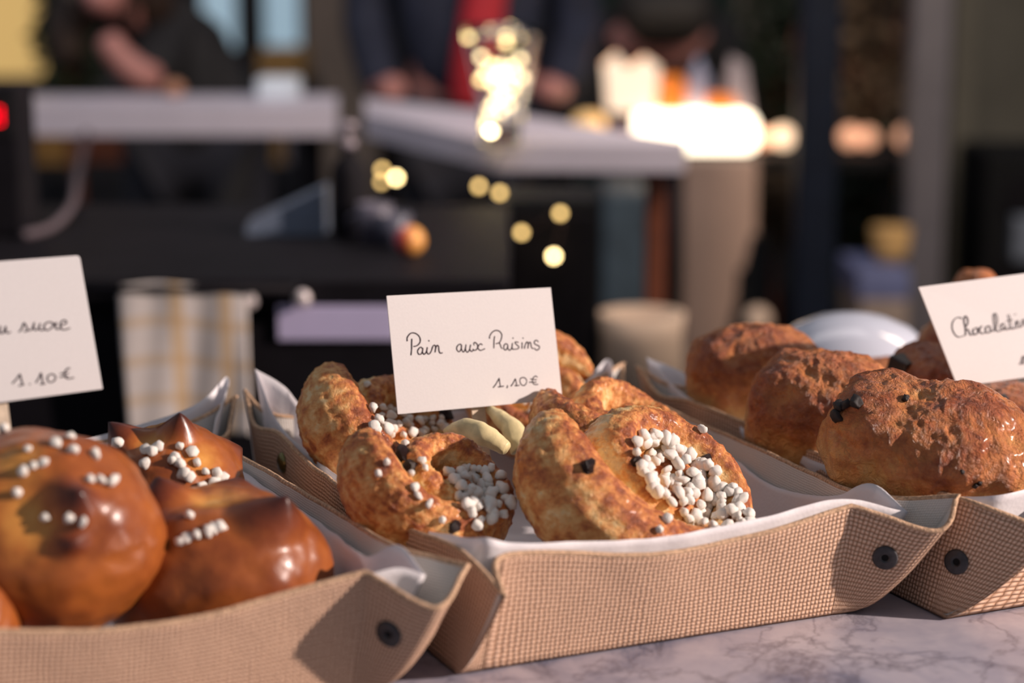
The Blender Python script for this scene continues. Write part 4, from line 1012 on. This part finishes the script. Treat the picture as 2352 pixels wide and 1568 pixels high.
# crates stack by the grey post
dS = 4.2
zA = at(2030, 690, dS).z; zB = at(2030, 622, dS).z
o = MB().box(*rect(1975, 2085, 690, 800, dS, .25, 0, zA), .006).build('wooden_box', plain('pale_box', (.30, .23, .19), .7)); tag(o, 'greyish wooden box standing on the ground left of the grey post', 'box')
o = MB().box(*rect(1970, 2092, 622, 690, dS, .25, zA, zB), .006).build('blue_box', M['blue']); tag(o, 'blue box stacked under the yellow basket', 'box')
e = potted('straw_basket', 2045, 540, 622, dS+.12, 45, M['yellow'], 'yellow straw basket on top of the blue box', 'basket'); e.location.z = zB
dB = 4.0; p = at(1740, 735, dB)
e = empty('ball_ornament', (p.x, p.y, p.z-.035)); e.location.z = 0; tag(e, 'small beige ball on a thin stand beside the black slanting board', 'ornament')
MB().ball((0, 0, p.z), 32/4700*dB, 12).build('ball', M['beige'], e, True); MB().lathe([(.06, 0), (.06, .012), (.008, .02), (.008, p.z-.03), (0, p.z-.03)], n=16).build('stand', M['blackmat'], e, True)
# loudspeaker on the right
x0, y0, z0, x1, y1, z1 = rect(2258, 2480, 345, 700, 5.0, .3, 0)
e = empty('loudspeaker', ((x0+x1)/2, y0, 0)); tag(e, 'tall black loudspeaker cabinet at the right edge', 'loudspeaker'); hw = (x1-x0)/2
MB().box(-hw, 0, 0, hw, .3, z1, .01).build('speaker_box', M['blackmat'], e)
for zz, rr in ((z1-.12, .07), (z1-.32, .09)): MB().lathe([(rr, 0), (rr, .006), (rr*.85, .006), (rr*.3, -.0), (0, .004)], (0, 0, zz), 28, (0, -1, 0)).build('speaker_cone', M['black'], e, True)
o = MB().box(*rect(2332, 2420, 500, 600, 4.6, .05), .004); 
e2 = o.build('blue_grey_notice', plain('blue_grey_paper', (.13, .15, .19), .6)); tag(e2, 'blue grey notice fixed to the front of the loudspeaker', 'notice')
zz = z1; 
# foliage
def plant(name, px, py, d, rx, rz, n, m, label, seed, lean=0.0, pot=True):
    R_ = random.Random(seed); c = at(px, py, d); e = empty(name, (c.x, c.y, 0)); tag(e, label, 'plant', 'plants by the posts')
    vs, fs = [], []
    for i in range(n):
        while True:
            p = Vector((R_.uniform(-1, 1), R_.uniform(-1, 1), R_.uniform(-1, 1)))
            if p.length < 1: break
        p = Vector((p.x*rx, p.y*rx*.8, p.z*rz+c.z)); l = R_.uniform(.03, .06); w_ = l*.32
        dr = Vector((R_.gauss(0, 1), R_.gauss(0, 1), R_.gauss(-.1, .7))).normalized(); s_ = dr.cross(Vector((R_.gauss(0, 1), R_.gauss(0, 1), R_.gauss(0, 1)))).normalized(); nn = dr.cross(s_)
        b = len(vs); vs += [p, p+dr*l*.5+s_*w_+nn*.004, p+dr*l-nn*.008, p+dr*l*.5-s_*w_+nn*.004, p+dr*l*.5-nn*.002]; fs += [(b, b+1, b+4), (b+1, b+2, b+4), (b+2, b+3, b+4), (b+3, b, b+4)]
    mesh_obj('foliage', vs, fs, m, e)
    st = MB().tube([(0, 0, .2), (.02, .01, max(.3, c.z*.6)), (0, 0, max(.4, c.z))], .012, 8)
    for a in range(5): st.tube([(0, 0, max(.3, c.z-rz*.6)), (rx*.7*math.cos(a*1.3), rx*.6*math.sin(a*1.3), c.z+rz*.5*math.sin(a*2.1))], .006, 6)
    st.build('stem', M['rust'], e, True)
    if pot: MB().lathe([(.10, 0), (.13, .22), (.135, .24), (.12, .24), (.11, .20), (0, .20)], n=28).build('plant_pot', M['blackmat'], e, True)
plant('potted_shrub', 1775, 150, 6.3, .19, .30, 900, M['leaf'], 'dark leafy shrub between the light box and the navy post', 1)
plant('potted_shrub', 1768, 480, 5.3, .08, .12, 350, M['leafbrown'], 'brownish low shrub under the globe lamps left of the navy post', 2)
plant('potted_shrub', 2010, 130, 6.0, .19, .32, 800, M['leafbrown'], 'dry brown leafy shrub between the navy post and the grey post', 3)
plant('potted_shrub', 2010, 470, 5.2, .15, .20, 600, M['leaf'], 'dark green low shrub between the navy post and the grey post', 4)
plant('potted_shrub', 150, 95, 5.3, .07, .26, 420, M['leaf'], 'dark leafy shrub beside the glowing yellow wall behind the leaning person', 5)

# ------------------------------------------------------------------ people
def figure(label, root_p, J, rad, edges, cloth_m, coat_edges, leg_m, hair, skinm=M['skin'], rads={}, group='people behind the worktops'):
    rad = dict(rad); rad.update(rads)
    e = empty('person', root_p); tag(e, label, 'person', group)
    R0 = Vector(root_p)
    names = list(J.keys()); idx = {n: i for i, n in enumerate(names)}
    pts = [Vector(J[n])-R0 for n in names]
    body = lump('body', (pts, [(idx[a], idx[b]) for a, b in edges]), [rad[n] for n in names], skinm, e)
    def sub(nm, ed, m, grow):
        used = []
        for a, b in ed:
            for q in (a, b):
                if q not in used: used.append(q)
        return lump(nm, ([Vector(J[q])-R0 for q in used], [(used.index(a), used.index(b)) for a, b in ed]), [rad[q]+grow if not isinstance(rad[q], tuple) else (rad[q][0]+grow, rad[q][1]+grow) for q in used], m, e)
    sub('jacket', coat_edges, cloth_m, .018)
    sub('trousers', [('pelvis', 'hipL'), ('hipL', 'kneeL'), ('kneeL', 'ankL'), ('pelvis', 'hipR'), ('hipR', 'kneeR'), ('kneeR', 'ankR')], leg_m, .012)
    if hair: hair(e, R0)
    return e
def std_joints(x, y, hz=0, face=(0, -1), lean=0.0):
    """a standing adult facing the camera"""
    J = dict(pelvis=(x, y, .95), belly=(x, y-.02*lean, 1.10), chest=(x, y-.08*lean, 1.28), neckb=(x, y-.14*lean, 1.46), neck=(x, y-.16*lean, 1.52), head=(x, y-.2*lean, 1.62), crown=(x, y-.2*lean, 1.70), nose=(x, y-.2*lean-.10, 1.61),
             shL=(x-.18, y-.12*lean, 1.42), elL=(x-.25, y-.02, 1.16), wrL=(x-.20, y-.16, 1.00), haL=(x-.16, y-.22, 1.02),
             shR=(x+.18, y-.12*lean, 1.42), elR=(x+.25, y-.02, 1.16), wrR=(x+.20, y-.16, 1.00), haR=(x+.16, y-.22, 1.02),
             hipL=(x-.09, y, .90), kneeL=(x-.10, y-.02, .50), ankL=(x-.10, y+.02, .09), toeL=(x-.11, y-.14, .035),
             hipR=(x+.09, y, .90), kneeR=(x+.10, y-.02, .50), ankR=(x+.10, y+.02, .09), toeR=(x+.11, y-.14, .035))
    return J
RAD = dict(pelvis=.13, belly=.12, chest=.14, neckb=.08, neck=.055, head=.095, crown=.07, nose=.018, shL=.065, elL=.042, wrL=.030, haL=.035, shR=.065, elR=.042, wrR=.030, haR=.035,
           hipL=.085, kneeL=.058, ankL=.042, toeL=.035, hipR=.085, kneeR=.058, ankR=.042, toeR=.035)
ED = [('pelvis', 'belly'), ('belly', 'chest'), ('chest', 'neckb'), ('neckb', 'neck'), ('neck', 'head'), ('head', 'crown'), ('head', 'nose'), ('chest', 'shL'), ('shL', 'elL'), ('elL', 'wrL'), ('wrL', 'haL'), ('chest', 'shR'), ('shR', 'elR'), ('elR', 'wrR'), ('wrR', 'haR'),
      ('pelvis', 'hipL'), ('hipL', 'kneeL'), ('kneeL', 'ankL'), ('ankL', 'toeL'), ('pelvis', 'hipR'), ('hipR', 'kneeR'), ('kneeR', 'ankR'), ('ankR', 'toeR')]
CE = [('pelvis', 'belly'), ('belly', 'chest'), ('chest', 'neckb'), ('chest', 'shL'), ('shL', 'elL'), ('elL', 'wrL'), ('chest', 'shR'), ('shR', 'elR'), ('elR', 'wrR')]
# person leaning over the left worktop, chin on hand
dP = 4.42; s = dP/4700
hd = at(255, -15, dP)
x, y = at(450, 200, dP+.25).x, at(450, 200, dP+.25).y
J = std_joints(x, y)
J.update(neckb=tuple(at(365, 45, dP+.14)), neck=tuple(at(310, 25, dP+.06)), head=(hd.x, hd.y, hd.z), crown=(hd.x-.01, hd.y-.01, hd.z+.09), nose=(hd.x-.02, hd.y-.105, hd.z-.01),
         shL=tuple(at(385, 90, dP+.1)), elL=tuple(at(335, 190, dP-.05)), wrL=tuple(at(262, 120, dP-.08)), haL=tuple(at(240, 75, dP-.09)), shR=tuple(at(475, 120, dP+.22)), elR=tuple(at(540, 260, dP+.2)), wrR=tuple(at(520, 620, dP+.2)), haR=tuple(at(515, 700, dP+.2)), belly=tuple(at(440, 260, dP+.22)), chest=tuple(at(415, 120, dP+.2)))
def hair_long(e, R0):
    h = Vector(J['head'])-R0
    lump('hair', ([h+Vector((.0, .05, .06)), h+Vector((-.07, .05, .03)), h+Vector((-.11, .03, -.08)), h+Vector((-.10, .02, -.17)), h+Vector((.07, .05, .02)), h+Vector((.10, .05, -.08))], [(0, 1), (1, 2), (2, 3), (0, 4), (4, 5)]), [.10, .06, .05, .035, .06, .05], M['hair'], e)
figure('person in a dark jacket leaning on the left worktop with long hair', (x, y, 0), J, RAD, ED, M['coat'], [c for c in CE if 'wrL' not in c]+[('neckb', 'neck')], M['jeans'], hair_long, rads=dict(head=.078, crown=.06, chest=.12, neckb=.06, neck=.045, shL=.05, shR=.055))
# person in navy with red scarf
dP = 4.75; c = at(1085, 150, dP); J = std_joints(c.x, c.y)
def scarf(e, R0):
    h = Vector(J['neckb'])-R0
    cx_ = at(1112, 60, dP-.16)-R0
    lump('hair', ([h+Vector((0, .03, .22)), h+Vector((0, .08, .12)), h+Vector((0, .09, .02))], [(0, 1), (1, 2)]), [.095, .08, .06], M['hair'], e)
    pts = [Vector((cx_.x+.0, cx_.y+.02, 1.46)), Vector((cx_.x+.005, cx_.y-.02, 1.35)), Vector((cx_.x, cx_.y-.03, 1.2)), Vector((cx_.x-.02, cx_.y-.03, 1.08)), Vector((cx_.x-.03, cx_.y-.02, .98))]
    o = MB().tube(catmull(pts, 5), [.05]*21, 12).build('scarf', M['red'], e, True)
RAD2 = dict(RAD); RAD2.update(pelvis=.16, belly=.16, chest=.17)
figure('person in a navy coat with a red scarf behind the vase', (c.x, c.y, 0), J, RAD2, ED, M['navycoat'], CE, M['jeans'], scarf)
# person with dark hair bent down behind the display table
dP = 5.35; hd = at(1525, 40, dP); x, y = hd.x, hd.y+.30; J = std_joints(x, y)
J.update(pelvis=(x, y+.10, .75), belly=(x, y+.06, .90), chest=(x, y, 1.02), neckb=(x, y-.10, 1.10), neck=(x, y-.16, 1.13), head=(hd.x, hd.y, hd.z), crown=(hd.x, hd.y-.02, hd.z+.08), nose=(hd.x, hd.y+.10, hd.z-.03),
         shL=(x-.18, y-.03, 1.06), elL=(x-.22, y-.12, .84), wrL=(x-.10, y-.30, .84), haL=(x-.05, y-.34, .80), shR=(x+.18, y-.03, 1.06), elR=(x+.22, y-.12, .84), wrR=(x+.10, y-.30, .84), haR=(x+.05, y-.34, .85),
         hipL=(x-.09, y+.10, .72), hipR=(x+.09, y+.10, .72), kneeL=(x-.10, y-.12, .45), kneeR=(x+.10, y-.12, .45))
def hair_dark(e, R0):
    h = Vector(J['head'])-R0
    lump('hair', ([h+Vector((0, -.02, .09)), h+Vector((0, -.05, .03)), h+Vector((0, -.05, -.06)), h+Vector((-.07, -.01, -.03)), h+Vector((.07, -.01, -.03))], [(0, 1), (1, 2), (1, 3), (1, 4)]), [.115, .12, .09, .09, .09], plain('near_black_hair', (.008, .005, .004), .6, var=.4, scale=40), e)
figure('person with dark hair, turned away, behind the white paper bag', (x, y+.1, 0), J, RAD, ED, M['coat'], CE, M['jeans'], hair_dark)
